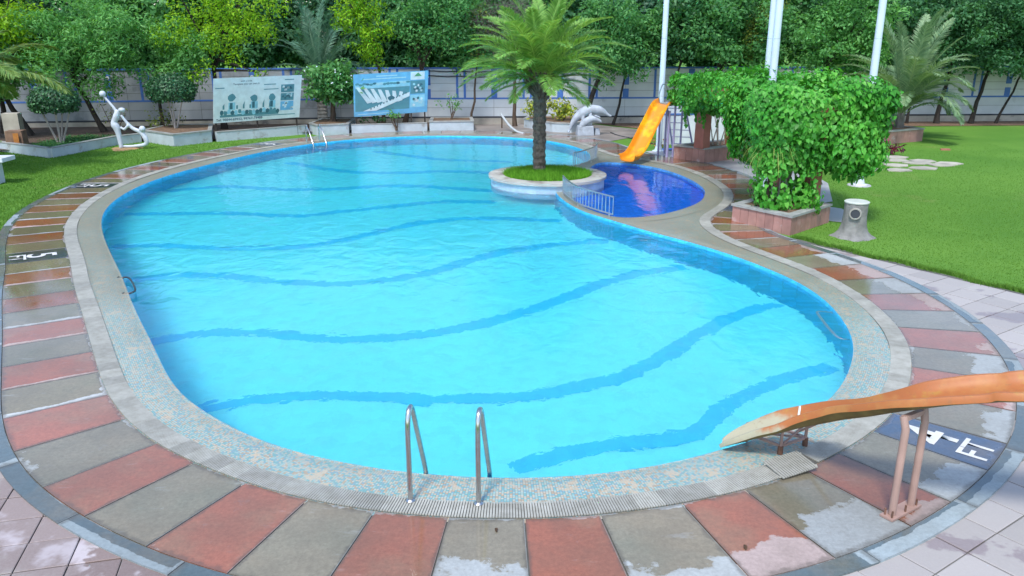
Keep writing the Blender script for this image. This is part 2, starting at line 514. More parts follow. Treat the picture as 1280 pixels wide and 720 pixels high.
def water_mat(name, tint, dens, rip):
    t = NT(name); p = t.pos()
    mp = t.node("ShaderNodeMapping"); t.l.new(p, mp.inputs[0]); mp.inputs["Scale"].default_value = (1, .75, 1)
    n1 = t.noise(2.4, mp.outputs[0], 2, .5, .6); n2 = t.noise(7.5, mp.outputs[0], 3, .55, .4)
    h = t.math('ADD', n1, t.math('MULTIPLY', n2, .20))
    b = t.bump(h, rip, .06)
    fr = t.node("ShaderNodeFresnel"); fr.inputs["IOR"].default_value = 1.333; t.l.new(b, fr.inputs["Normal"])
    gl = t.node("ShaderNodeBsdfGlossy"); gl.inputs["Roughness"].default_value = .03; t.l.new(b, gl.inputs["Normal"])
    tr = t.node("ShaderNodeBsdfRefraction"); tr.inputs["IOR"].default_value = 1.333; tr.inputs["Roughness"].default_value = 0.045; t.l.new(b, tr.inputs["Normal"])
    mx = t.node("ShaderNodeMixShader"); t.l.new(fr.outputs[0], mx.inputs[0]); t.l.new(tr.outputs[0], mx.inputs[1]); t.l.new(gl.outputs[0], mx.inputs[2])
    va = t.node("ShaderNodeVolumeAbsorption"); va.inputs["Color"].default_value = (*tint, 1); va.inputs["Density"].default_value = dens
    t.l.new(va.outputs[0], t.out.inputs["Volume"])
    return t.done(mx.outputs[0])
M_WATER = water_mat("clear_turquoise_water", (.06, .925, 1.0), .40, .40)
M_WATER2 = water_mat("clear_blue_water", (.35, .80, 1.0), .15, .22)

def pooltile(name, col, size, var=.18, grout=None):
    t = NT(name); p = t.pos()
    ck = t.node("ShaderNodeTexBrick"); ck.offset = 0; ck.inputs["Scale"].default_value = 1
    ck.inputs["Brick Width"].default_value = size; ck.inputs["Row Height"].default_value = size; ck.inputs["Mortar Size"].default_value = size * .035
    ck.inputs["Color1"].default_value = (*[c * (1 - var) for c in col], 1); ck.inputs["Color2"].default_value = (*[min(1, c * (1 + var)) for c in col], 1)
    ck.inputs["Mortar"].default_value = (*(grout or [c * .8 for c in col]), 1)
    sx = t.node("ShaderNodeSeparateXYZ"); t.l.new(p, sx.inputs[0])
    cm = t.node("ShaderNodeCombineXYZ"); t.l.new(t.math('ADD', sx.outputs[0], t.math('MULTIPLY', sx.outputs[2], .0)), cm.inputs[0]); t.l.new(t.math('ADD', sx.outputs[1], sx.outputs[2]), cm.inputs[1])
    t.l.new(cm.outputs[0], ck.inputs[0])
    c = t.mix(t.math('MULTIPLY', t.noise(.7, p, 4), .3), ck.outputs[0], tuple(c_ * .7 for c_ in col))
    c = t.mix(t.math('MULTIPLY', t.step(t.noise(4.0, p, 5, .65), .45, .65), .3), c, tuple(c_ * .72 for c_ in col))  # darker mottles put into the tile colour in place of rippling light
    return t.done(t.principled(c, .35))
M_PFLOOR = pooltile("turquoise_floor_tile", (.42, .97, 1.0), .15, .02, (.40, .95, .99))
M_PBAND = pooltile("blue_band_tile", (.13, .68, .94), .15, .04, (.12, .66, .92))
M_PWALL = pooltile("blue_wall_tile", (.06, .52, .82), .10, .2, (.05, .38, .64))
M_WFLOOR = pooltile("royal_blue_tile", (.012, .20, .92), .12, .2)
M_WWALL = pooltile("sky_blue_rim_tile", (.10, .36, .70), .10, .3)

def lawn_mat():
    t = NT("mown_lawn"); p = t.pos()
    a = t.noise(.22, p, 4, .6); b = t.noise(2.4, p, 5, .65); g = t.noise(38, p, 3, .7)
    c = t.ramp(a, [(.35, (.065, .175, .024)), (.65, (.125, .26, .04))])
    c = t.mix(t.math('MULTIPLY', b, .4), c, (.065, .17, .025))
    c = t.mix(t.math('MULTIPLY', g, .5), c, (.12, .25, .04))
    bare = t.step(t.noise(.42, t.vmath('ADD', p, (3, 11, 0)), 6, .65), .58, .72)
    c = t.mix(t.math('MULTIPLY', bare, .5), c, (.20, .23, .075))
    return t.done(t.principled(c, .85, t.bump(g, .5, .03), spec=.1))
M_LAWN = lawn_mat()

def blade_mat(name, lo, hi, tr=.25):
    t = NT(name)
    c = t.ramp(t.attr("rnd"), [(0, lo), (1, hi)])
    d = t.node("ShaderNodeBsdfDiffuse"); t.l.new(c, d.inputs[0])
    s = t.node("ShaderNodeBsdfTranslucent"); t.l.new(c, s.inputs[0])
    m = t.node("ShaderNodeMixShader"); m.inputs[0].default_value = tr
    t.l.new(d.outputs[0], m.inputs[1]); t.l.new(s.outputs[0], m.inputs[2])
    return t.done(m.outputs[0])

def leaf_mat(name, dark, mid, light, gloss=.35, tr=.3, dead=None):
    if name in MATS: return MATS[name]
    t = NT(name)
    c = t.ramp(t.attr("rnd"), [(0, dark), (.5, mid), (1, light)] if not dead else [(0, dead), (.12, dark), (.55, mid), (1, light)])
    pr = t.node("ShaderNodeBsdfPrincipled"); t.l.new(c, pr.inputs["Base Color"]); pr.inputs["Roughness"].default_value = .5
    pr.inputs["Specular IOR Level"].default_value = gloss
    s = t.node("ShaderNodeBsdfTranslucent"); t.l.new(t.vmath('MULTIPLY', c, (1.3, 1.25, .6)), s.inputs[0])
    m = t.node("ShaderNodeMixShader"); m.inputs[0].default_value = tr
    t.l.new(pr.outputs[0], m.inputs[1]); t.l.new(s.outputs[0], m.inputs[2])
    MATS[name] = t.done(m.outputs[0])
    return MATS[name]

def bark_mat(name, a, b, scale=(14, 14, 3)):
    if name in MATS: return MATS[name]
    t = NT(name); p = t.pos()
    mp = t.node("ShaderNodeMapping"); t.l.new(p, mp.inputs[0]); mp.inputs["Scale"].default_value = scale
    n = t.noise(1.0, mp.outputs[0], 5, .7)
    MATS[name] = t.done(t.principled(t.ramp(n, [(.3, a), (.7, b)]), .85, t.bump(n, .8, .03), spec=.2))
    return MATS[name]

def metal_mat(name, col, rough, metal=1.0):
    t = NT(name); p = t.pos(); n = t.noise(25, p, 4, .6)
    c = t.ramp(n, [(.3, tuple(c * .8 for c in col)), (.7, col)])
    return t.done(t.principled(c, t.math('MULTIPLY_ADD', n, .2, rough - .1), None, metal))
M_STEEL = metal_mat("stainless_steel", (.55, .56, .56), .22)
M_RAILING = metal_mat("brushed_railing_steel", (.60, .62, .64), .32)
M_WHITE = plain("white_paint", (.56, .60, .65), .5, .08, 3, .1, 30, dirt=((.45, .45, .42), 1.2, .62))
M_POLE = plain("white_pole_enamel", (.56, .67, .76), .55, .05, 2, .0, 30)
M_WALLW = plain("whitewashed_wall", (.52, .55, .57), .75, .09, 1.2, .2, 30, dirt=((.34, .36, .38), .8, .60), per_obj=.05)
M_WALLG = plain("shade_toned_grey_wall", (.27, .295, .32), .8, .12, 1.0, .2, 30, dirt=((.17, .19, .21), .7, .55), per_obj=.06)  # tree shade on the left run is put into this darker base colour
M_PLINTH = plain("stained_wall_plinth", (.36, .33, .28), .85, .3, 1.5, .4, 20, dirt=((.09, .09, .09), 1.0, .56))
M_BLUE = plain("blue_wall_paint", (.05, .14, .42), .6, .15, 3, .1, 30)
M_BLACK = plain("mould_and_hole_dark", (.035, .04, .05), .8, .3, 3, .2, 30)
M_KERBW = plain("whitewashed_kerb", (.40, .46, .50), .7, .12, 2.5, .3, 25, dirt=((.28, .28, .27), 2.2, .56))
M_SOIL = plain("damp_brown_soil", (.075, .05, .034), .95, .4, 5, .8, 40, bdist=.03)
M_LITTER = plain("leaf_litter_soil", (.16, .10, .06), .95, .45, 9, .8, 40, bdist=.03)
M_REARPAVE = plain("wet_rear_concrete", (.22, .19, .17), .45, .35, 1.1, .3, 30, dirt=((.36, .33, .31), .7, .52))
M_PATIO = plain("pale_patio_concrete", (.40, .40, .42), .4, .2, 1.0, .2, 40)
M_MORTAR = plain("dark_joint_mortar", (.10, .10, .09), .9, .3, 6, .3, 40)
M_PLANTER = plain("red_granite_cladding", (.33, .175, .15), .55, .2, 4, .2, 60, dirt=((.46, .38, .36), 2.5, .58), per_obj=.12)
M_LEDGE = plain("grey_stone_ledge", (.28, .29, .28), .6, .25, 4, .3, 40)
M_COLUMN = plain("red_sandstone_column", (.34, .12, .09), .55, .2, 3, .2, 60, dirt=((.45, .33, .30), 2.0, .62))
M_ROUNDP = plain("lilac_planter_render", (.34, .44, .54), .6, .15, 3, .2, 40, dirt=((.32, .36, .42), 2.5, .58))
M_RIMSTONE = plain("weathered_rim_stone", (.40, .39, .36), .65, .2, 2, .3, 30, dirt=((.22, .19, .16), 1.3, .50))
M_PINKMETAL = plain("dusty_pink_steel_paint", (.33, .215, .18), .5, .15, 5, .1, 40, dirt=((.16, .09, .06), 4, .66))
M_RUST = plain("rusted_steel", (.14, .07, .045), .8, .4, 14, .4, 60)
M_LILAC = plain("lilac_steel_paint", (.33, .31, .52), .45, .1, 5, .0, 40)
M_STONEGREY = plain("grey_carved_stone", (.34, .38, .43), .7, .2, 6, .4, 40, dirt=((.25, .27, .29), 3.5, .57))
M_SCULPT = plain("white_sculpture_paint", (.48, .53, .60), .5, .06, 5, .1, 40)
M_MARK = plain("white_line_paint", (.56, .56, .54), .6, .1, 8, .1, 40, dirt=((.16, .18, .22), 7, .60))
M_FLAG = plain("pale_flagstone", (.37, .35, .29), .8, .2, 3, .4, 30, per_obj=.15)
M_BARK = bark_mat("grey_brown_bark", (.045, .032, .024), (.13, .095, .07))
M_BARKD = bark_mat("dark_bark", (.02, .017, .016), (.06, .05, .042))
M_BARKP = bark_mat("pale_bark", (.24, .22, .20), (.42, .39, .36))

# ------------------------------------------------------------------ setting: ground, pool, deck
WATER_Z = -.06
hole = [tuple(p) for p in (CS + NS * .45)[::8]]
vs_, fs_ = ring_fill([[(-160, -60), (160, -60), (160, 260), (-160, 260)], hole], -.035)
m = MB().add(vs_, fs_).mesh("lawn")
lawn = structure("lawn", m, M_LAWN)

# main basin
BASIN_N, BASIN_F = -1.10, -1.95
def floor_z(y): return BASIN_N + (BASIN_F - BASIN_N) * min(max((y - 6) / 25, 0), 1)
basin = thing("pool_basin", (0, 0, 0), None, None); basin["kind"] = "structure"
loop = [tuple(p) for p in CW]
vs_, fs_ = ring_fill([loop], 0)
MB().add([(x, y, floor_z(y)) for x, y, z in vs_], fs_).build("floor", M_PFLOOR, basin)
mb = MB(); n = len(loop)
mb.add([(x, y, -.004) for x, y in loop] + [(x, y, floor_z(y) - .02) for x, y in loop],
       [(i, (i + 1) % n, n + (i + 1) % n, n + i) for i in range(n)])
mb.build("wall", M_PWALL, basin, smooth=True)
BANDS = [
 [(0.0, 7.19), (0.78, 7.58), (1.45, 7.75), (2.01, 7.9), (2.34, 8.36), (2.71, 8.72), (3.24, 9.14), (3.8, 9.46), (4.42, 9.69)],
 [(-3.63, 8.45), (-3.05, 8.71), (-2.32, 8.83), (-1.54, 8.78), (-0.77, 8.75), (0.1, 8.81), (0.79, 9.07), (1.43, 9.41), (2.05, 10.04), (2.64, 10.75), (3.43, 11.56), (4.44, 12.2)],
 [(-5.06, 10.45), (-4.39, 10.83), (-3.46, 10.8), (-2.5, 10.63), (-1.61, 10.74), (-0.82, 11.03), (0.0, 11.6), (0.78, 12.34), (1.67, 13.3), (2.45, 13.86), (3.32, 14.15)],
 [(-6.67, 13.23), (-5.93, 13.54), (-5.09, 13.56), (-4.02, 13.26), (-3.03, 13.15), (-2.24, 13.39), (-1.44, 13.87), (-0.61, 14.82), (0.32, 15.51), (1.31, 15.94), (2.15, 16.07)],
 [(-8.11, 15.48), (-7.07, 15.58), (-5.89, 15.43), (-4.63, 15.46), (-3.62, 15.98), (-2.78, 16.95), (-1.82, 17.79), (-0.74, 18.11), (1.09, 17.87)],
 [(-9.36, 18.37), (-7.73, 18.5), (-6.42, 18.54), (-5.04, 18.31), (-4.03, 18.85), (-2.77, 19.51), (-1.62, 20.0), (-0.4, 19.9)],
 [(-9.47, 21.12), (-7.97, 21.97), (-6.3, 21.54), (-4.81, 21.68), (-3.13, 22.18), (-1.76, 21.83), (-0.43, 21.38)],
 [(-7.35, 26.29), (-5.17, 24.57), (-3.41, 24.3), (-1.97, 24.6), (-0.24, 24.17)],
 [(-4.89, 28.94), (-2.43, 27.04), (0.0, 26.53)]]
for B in BANDS:
    pts = B
    C = resample(crom(pts, 10, False), .12, False)
    T = np.gradient(C, axis=0); Nn = np.stack([-T[:, 1], T[:, 0]], 1); Nn /= np.linalg.norm(Nn, axis=1)[:, None]
    ok = inside(CW - normals(CW) * .06, C[:, 0], C[:, 1])
    C, Nn = C[ok], Nn[ok]
    if len(C) < 3: continue
    hw = np.interp(C[:, 1], [8, 14, 24], [.125, .15, .21])[:, None]
    A_, B_ = C + Nn * hw, C - Nn * hw
    k = len(C)
    MB().add([(x, y, floor_z(y) + .012) for x, y in A_] + [(x, y, floor_z(y) + .012) for x, y in B_],
             [(i, k + i, k + i + 1, i + 1) for i in range(k - 1)]).build("floor_band", M_PBAND, basin)

def water_body(name, C, zt, zb, mat):
    Cn = C + normals(C, 3) * .03
    l = [tuple(p) for p in Cn]; n = len(l)
    v1, f1 = ring_fill([l], zt); v2, f2 = ring_fill([l], 0)
    mb = MB()
    mb.add(v1, f1)
    mb.f += [(n + c, n + b, n + a) for a, b, c in f2]; mb.v += [(x, y, zb(y)) for x, y, z in v2]
    mb.f += [(i, (i + 1) % n, n + (i + 1) % n, n + i) for i in range(n)]
    o = structure(name, mb.mesh(name), mat)
    bm = bmesh.new(); bm.from_mesh(o.data); bmesh.ops.recalc_face_normals(bm, faces=bm.faces); bm.to_mesh(o.data); bm.free()
    return o
water_body("pool_water", CW, WATER_Z, lambda y: floor_z(y) - .01, M_WATER)

wade = thing("wading_basin", (0, 0, 0), None, None); wade["kind"] = "structure"
loop2 = [tuple(p) for p in CD]; n = len(loop2)
vs_, fs_ = ring_fill([loop2], -.50)
MB().add(vs_, fs_).build("floor", M_WFLOOR, wade)
mb = MB(); mb.add([(x, y, -.004) for x, y in loop2] + [(x, y, -.14) for x, y in loop2], [(i, (i + 1) % n, n + (i + 1) % n, n + i) for i in range(n)])
mb.build("rim_wall", M_WWALL, wade, smooth=True)
mb = MB(); mb.add([(x, y, -.14) for x, y in loop2] + [(x, y, -.52) for x, y in loop2], [(i, (i + 1) % n, n + (i + 1) % n, n + i) for i in range(n)])
mb.build("wall", M_WFLOOR, wade, smooth=True)
water_body("wading_water", CD, WATER_Z - .01, lambda y: -.51, M_WATER2)

# coping of small glass mosaic: a bed with both basins cut out, rows laid along the edges
coping = thing("pool_coping", (0, 0, 0), None, None); coping["kind"] = "structure"
vs_, fs_ = ring_fill([[tuple(p) for p in (CS + NS * .06)[::5]], loop, loop2], -.004)
mb = MB(); mb.add(vs_, fs_, [[(vs_[i][0], vs_[i][1]) for i in f] for f in fs_]); mb.build("mosaic_bed", M_MOSAIC, coping)
def mosaic_row(C, i0, i1, w, z, name):
    N = normals(C, 3); idx = [(i % len(C)) for i in range(i0, i1)]
    L = np.concatenate([[0], np.cumsum(np.hypot(*(np.roll(C, -1, 0) - C).T))])
    rows = [0, .05, w * .5, w]
    zz = [z - .022, z - .004, z + .002, z]
    mb = MB(); v = []; f = []; uv = []
    for a, i in enumerate(idx):
        for r_, q in zip(rows, zz): v.append((*(C[i] + N[i] * r_), q))
    for a in range(len(idx) - 1):
        for b in range(3):
            f.append((a * 4 + b, (a + 1) * 4 + b, (a + 1) * 4 + b + 1, a * 4 + b + 1))
            u0, u1 = a * .12, (a + 1) * .12
            uv.append([(u0, rows[b]), (u1, rows[b]), (u1, rows[b + 1]), (u0, rows[b + 1])])
    mb.add(v, f, uv); return mb.build(name, M_MOSAIC, coping, smooth=True)
def near_i(C, x, y): return int(np.argmin((C[:, 0] - x) ** 2 + (C[:, 1] - y) ** 2))
ia, ib = near_i(CW, 2.2, 15.9), near_i(CW, 2.45, 25.6)
mosaic_row(CW, ia, ib + len(CW), .41, .004, "mosaic_row")
ja, jb = near_i(CD, 2.6, 24.2), near_i(CD, 2.3, 16.35)
mosaic_row(CD, ja, jb if jb > ja else jb + len(CD), .40, .001, "mosaic_row")

# overflow grating: short sections of cross slats
gut = thing("overflow_gutter", (0, 0, 0), None, None); gut["kind"] = "structure"
mb = MB(); k = len(CS[::4]); A_ = CS[::4]; B_ = CG[::4]
mb.add([(x, y, .001) for x, y in A_] + [(x, y, .001) for x, y in B_], [(i, (i + 1) % k, k + (i + 1) % k, k + i) for i in range(k)])
mb.build("channel", M_MORTAR, gut)
def grate_section(s0, s1, dz=0.0):
    mb = MB(); nsl = max(2, int(round((s1 - s0) / .024)))
    for q in range(nsl):
        a, b = s0 + (s1 - s0) * (q + .14) / nsl, s0 + (s1 - s0) * (q + .86) / nsl
        P = [s_at(a, CS), s_at(b, CS), s_at(b, CG), s_at(a, CG)]
        mb.add([(x, y, .003 + dz) for x, y in P] + [(x, y, .014 + dz) for x, y in P],
               [(4, 5, 6, 7), (0, 1, 5, 4), (1, 2, 6, 5), (2, 3, 7, 6), (3, 0, 4, 7)])
    return mb
NSEC = 290
ds = LS[-1] / NSEC
loose = {int(s_of(2.55, 6.2) / ds)}
for k in range(NSEC):
    if k in loose: continue
    grate_section(k * ds + .0005, (k + 1) * ds - .0005).build("grating_section", M_GRATE, gut)
# one piece that has sprung out by the slide
g = thing("loose_grating_piece", (2.45, 6.12, 0), "short loose length of pale grating lying crooked beside the slide stand", "grating")
lo = MB(); kk = list(loose)[0]
for q in range(15):
    lo.box((-.18 + q * .025, 0, .035), (.018, .27, .010))
me = lo.mesh("slats"); o = link("slats", me, M_GRATE, g); o.rotation_euler = (.08, -.08, R(22)); o.location = (-.02, .07, .012)
lo = MB(); lo.box((0, .10, .026), (.4, .014, .010)); lo.box((0, -.10, .026), (.4, .014, .010))
o = link("side_bar", lo.mesh("side_bar"), M_GRATE, g); o.rotation_euler = (.08, -.08, R(22)); o.location = (-.02, .07, .012)

# deck slabs, alternately red and grey, with painted depth panels
deck = thing("pool_deck", (0, 0, 0), None, None); deck["kind"] = "structure"
mb = MB(); A_ = CS[::6] + NS[::6] * .02; B_ = CK[::6] - NS[::6] * .02; k = len(A_)
mb.add([(x, y, -.012) for x, y in A_] + [(x, y, -.012) for x, y in B_], [(i, (i + 1) % k, k + (i + 1) % k, k + i) for i in range(k)])
mb.build("joint_mortar", M_MORTAR, deck)
anchors = {0: s_of(-.52, 5.44), 1: s_of(.1, 5.42), 2: s_of(.69, 5.47), 3: s_of(1.36, 5.63), 4: s_of(1.95, 5.83), 5: s_of(2.57, 6.16), 6: s_of(2.97, 6.46), 7: s_of(3.46, 6.88),
           8: s_of(3.82, 7.26), -1: s_of(-1.11, 5.52), -2: s_of(-1.69, 5.7), -3: s_of(-2.27, 5.96), -4: s_of(-2.8, 6.29), -5: s_of(-3.3, 6.63), -16: s_of(-7.6, 13.25), -17: s_of(-8.0, 13.9),
           -26: s_of(-9.98, 19.9), -27: s_of(-10.03, 20.5)}
# arc length grows clockwise (towards the left from the bottom), joints k fall leftward
base = anchors[0]; Ltot = LS[-1]
def rel(s): return (s - base) % Ltot
pts = {}
for k, s in anchors.items():
    r_ = rel(s); pts[k] = r_ if k <= 0 else r_ - Ltot
J = {}
ks = sorted(pts)
for a, b in zip(ks[:-1], ks[1:]):
    for q in range(a, b + 1): J[q] = pts[a] + (pts[b] - pts[a]) * (q - a) / (b - a)
rest = (pts[8] + Ltot) - pts[-27]; nrest = int(round(rest / .70)); nrest += (nrest + (-27 - 8)) % 2
seq = [(k, J[k], J[k + 1]) for k in range(-27, 8)]
for q in range(nrest):
    seq.append((8 + q, pts[8] - rest * q / nrest, pts[8] - rest * (q + 1) / nrest))
def local_frame(s):
    a = s_at(s, CS); b = s_at(s, CO); d = b - a; w = np.linalg.norm(d); return a, d / w, w
DARKS = {-27: "5", -17: "5", 7: "4"}
for tgt in ((-8.2, 27.9), (5.2, 17.9)):
    st = rel(s_of(*tgt))
    bestk = min((e for e in seq if e[0] >= 8 and e[0] % 2), key=lambda e: min(abs((e[1] + e[2]) / 2 % Ltot - st), Ltot - abs((e[1] + e[2]) / 2 % Ltot - st)))
    DARKS[bestk[0]] = "6" if tgt[0] < 0 else "2"
for k, sa, sb in seq:
    g_ = .0055
    s0, s1 = base + max(sa, sb) - g_, base + min(sa, sb) + g_      # s0: larger arc = left end
    nseg = 4
    v, top = [], []
    ss = np.linspace(s1, s0, nseg + 1)
    inn = [s_at(s, CS) + (s_at(s, CO) - s_at(s, CS)) * .006 for s in ss]; out = [s_at(s, CO) for s in ss]
    dz = random.uniform(-.002, .002)
    v = [(x, y, dz) for x, y in inn] + [(x, y, dz) for x, y in out] + [(x, y, -.03) for x, y in inn] + [(x, y, -.03) for x, y in out]
    m_ = nseg + 1; f = []; uv = []
    for i in range(nseg):
        u0, u1 = i / nseg, (i + 1) / nseg
        f.append((i, i + 1, m_ + i + 1, m_ + i)); uv.append([(u0, 0), (u1, 0), (u1, 1), (u0, 1)])
    for i in range(nseg):
        f.append((i + 1, i, 2 * m_ + i, 2 * m_ + i + 1)); uv.append([(.5, .02)] * 4)
        f.append((m_ + i, m_ + i + 1, 3 * m_ + i + 1, 3 * m_ + i)); uv.append([(.5, .98)] * 4)
    f.append((0, m_, 3 * m_, 2 * m_)); uv.append([(0, .5)] * 4); f.append((m_ - 1, 2 * m_ + m_ - 1, 3 * m_ + m_ - 1, 2 * m_ - 1)); uv.append([(1, .5)] * 4)
    mb = MB(); mb.add(v, f, uv)
    # faces wind for a clockwise arc: flip if the top points down
    a, b, c = (Vector(v[i]) for i in f[0][:3])
    if (b - a).cross(c - a).z < 0: mb.f = [tuple(reversed(q)) for q in mb.f]; mb.uv = {i: list(reversed(q)) for i, q in mb.uv.items()}
    if k in DARKS:
        sl = mb.build("painted_slab", M_DARK if k > 0 else M_BLACKSLAB, deck)
        sm = (s0 + s1) / 2; a0, d0, w0 = local_frame(sm)
        ang = math.atan2(-d0[1], -d0[0]) - math.pi / 2     # text "up" points at the pool
        for txt, fr, size in ((DARKS[k], .45, .64), ("FT", .83, .36)):
            me = text_mesh(txt, size); c_ = a0 + d0 * w0 * fr
            me.transform(Matrix.Translation((c_[0], c_[1], dz + .004)) @ Matrix.Rotation(ang, 4, 'Z'))
            link("painted_number" if txt != "FT" else "painted_letters", me, M_MARK, sl)
        tag(sl, "dark painted slab with white depth figures")
    else:
        xm, ym = s_at((s0 + s1) / 2, CS); dryer = (xm > -.6 and ym < 14)
        mb.build("deck_slab", (M_RED_R if dryer else M_RED_N if ym < 8 else M_RED) if k % 2 else (M_GREY_R if dryer else M_GREY_N if ym < 8 else M_GREY), deck)

# kerb stones round the deck
kerb = thing("deck_kerb", (0, 0, 0), None, None); kerb["kind"] = "structure"
LKn = int(LS[-1] / 1.05)
for k in range(LKn):
    s0, s1 = LS[-1] * k / LKn + .004, LS[-1] * (k + 1) / LKn - .004
    ss = np.linspace(s0, s1, 6)
    inn = [s_at(s, CO) + .009 * (s_at(s, CK) - s_at(s, CO)) / KERB_W for s in ss]; out = [s_at(s, CK) for s in ss]
    dz = random.uniform(-.003, .001)
    v = [(x, y, dz) for x, y in inn] + [(x, y, dz) for x, y in out] + [(x, y, -.06) for x, y in inn] + [(x, y, -.06) for x, y in out]
    f, uv = [], []
    for i in range(5):
        f.append((i, 6 + i, 7 + i, i + 1)); uv.append([(i / 5, 0), (i / 5, 1), ((i + 1) / 5, 1), ((i + 1) / 5, 0)])
        f.append((i + 1, 12 + i + 1, 12 + i, i)); uv.append([(.5, .1)] * 4)
        f.append((6 + i, 18 + i, 19 + i, 7 + i)); uv.append([(.5, .9)] * 4)
    f.append((0, 12, 18, 6)); uv.append([(0, .5)] * 4); f.append((5, 11, 23, 17)); uv.append([(1, .5)] * 4)
    mb = MB(); mb.add(v, f, uv)
    a, b, c = (Vector(v[i]) for i in f[0][:3])
    if (b - a).cross(c - a).z < 0: mb.f = [tuple(reversed(q)) for q in mb.f]; mb.uv = {i: list(reversed(q)) for i, q in mb.uv.items()}
    mb.build("kerb_stone", M_KERB, kerb)

# square tiles outside the kerb
def tiles(name, poly, ang, size, origin):
    st = thing(name, (0, 0, 0), None, None); st["kind"] = "structure"
    mb = MB(); v, f = ring_fill([poly], -.024); mb.add(v, f); 
    c, s = math.cos(ang), math.sin(ang)
    tm = MB(); h = size / 2 - .005; ch = .006
    tm.add([(-h, -h, -.02), (h, -h, -.02), (h, h, -.02), (-h, h, -.02), (-h, -h, -ch * .5), (h, -h, -ch * .5), (h, h, -ch * .5), (-h, h, -ch * .5),
            (-h + ch, -h + ch, 0), (h - ch, -h + ch, 0), (h - ch, h - ch, 0), (-h + ch, h - ch, 0)],
           [(8, 9, 10, 11), (4, 5, 9, 8), (5, 6, 10, 9), (6, 7, 11, 10), (7, 4, 8, 11), (0, 1, 5, 4), (1, 2, 6, 5), (2, 3, 7, 6), (3, 0, 4, 7)])
    me = tm.mesh("paving_tile"); me.materials.append(M_TILE)
    used = 0
    ki, si = (CK - NS * .05)[::12], (CS + NS * .5)[::12]
    bb = np.array(poly); lo_, hi_ = bb.min(0) - .3, bb.max(0) + .3
    for i in range(-40, 41):
        for j in range(-40, 41):
            x = origin[0] + (i * c - j * s) * size; y = origin[1] + (i * s + j * c) * size
            if not (lo_[0] < x < hi_[0] and lo_[1] < y < hi_[1]): continue
            cs_ = [(x + (a * c - b * s) * h, y + (a * s + b * c) * h) for a in (-1, 1) for b in (-1, 1)]
            X = np.array([p[0] for p in cs_] + [x]); Y = np.array([p[1] for p in cs_] + [y])
            if not inside(poly, X, Y).any() or not inside(poly, X[4:], Y[4:])[0]: continue
            if inside(ki, X, Y).all() or inside(si, X, Y).any(): continue
            o = bpy.data.objects.new("paving_tile", me); COL.objects.link(o); o.parent = st
            o.location = (x, y, -.012 + random.uniform(-.003, .003)); o.rotation_euler = (random.uniform(-.004, .004), random.uniform(-.004, .004), ang + random.uniform(-.006, .006)); used += 1
    return st, used
R_POLY = [(1.2, 3.2), (9.2, 3.2), (9.2, 8.9), (7.57, 11.26), (6.4, 13.1), (5.3, 14.7), (4.9, 13.6), (5.6, 10), (4.9, 7.4), (3.2, 5.6), (1.2, 4.9)]
tiles("side_paving", R_POLY, R(34), .43, (4.0, 5.2))
L_POLY = [(-5.6, 3.4), (1.2, 3.2), (1.2, 4.8), (-2.0, 4.9), (-3.4, 5.6), (-4.8, 7.0), (-5.6, 8.0)]
tiles("front_paving", L_POLY, R(14), .36, (-3.4, 5.0))
def outside_pool(poly, z, name, mat):
    """flat sheet; any part that would reach under the deck stops at the kerb because the deck is higher"""
    v, f = ring_fill([poly], z)
    return structure(name, MB().add(v, f).mesh(name), mat)
def along(x0, y0, x1, y1, off, step=14):
    """points on the outer deck edge between two places, clockwise"""
    a = int(np.argmin((CO[:, 0] - x0) ** 2 + (CO[:, 1] - y0) ** 2)); b = int(np.argmin((CO[:, 0] - x1) ** 2 + (CO[:, 1] - y1) ** 2))
    if b < a: b += len(CO)
    return [tuple(CO[i % len(CO)] - NS[i % len(CO)] * off) for i in range(a, b, step)]
outside_pool([(1.2, 3.2), (9.2, 3.2), (9.2, 8.9), (7.57, 11.26), (6.4, 13.1), (5.3, 14.7)] + along(5.2, 14.3, 1.6, 4.6, .1), -.026, "side_paving_bed", M_MORTAR)
outside_pool([(1.2, 4.2), (1.2, 3.2), (-5.6, 3.2), (-5.6, 7.6)][::-1] + along(-.0, 4.4, -5.3, 7.6, .1)[::1][::-1][::-1], -.028, "front_paving_bed", M_MORTAR)
# rear concrete between the deck and the planters, and the patio by the pergola
outside_pool(along(-6.2, 31.9, 3.2, 28.9, .2) + [(3.6, 29.4), (4.6, 30.6), (5.2, 33.2), (3.0, 35.9), (-6.6, 34.6), (-6.9, 31.9)], -.020, "rear_paving", M_REARPAVE)
outside_pool(along(5.4, 24.9, 5.5, 16.9, .2) + [(5.7, 17.2), (7.4, 18.2), (8.2, 20.6), (8.4, 23.2), (8.0, 26.6), (5.2, 27.2), (4.4, 26.6)], -.022, "patio", M_PATIO)
outside_pool([(6.5, 16.2), (7.0, 15.9), (7.25, 16.4), (7.3, 17.4), (6.6, 18.1), (6.0, 17.4)], -.024, "concrete_pad", M_PATIO)
BED = [(-27, 26.5), (-16.28, 26.4), (-14.5, 25.3), (-14.05, 28.3), (-13.4, 29.3), (-10.8, 29.3), (-8.2, 31.5), (-6.4, 31.9), (-3.3, 32.7), (-3.3, 35.6), (-27, 32.2)]
outside_pool(BED, .06, "planting_bed", M_SOIL)
outside_pool([(5.2, 33.6), (30, 35.4), (30, 38), (3.2, 36.2)], -.016, "bare_strip", M_LITTER)

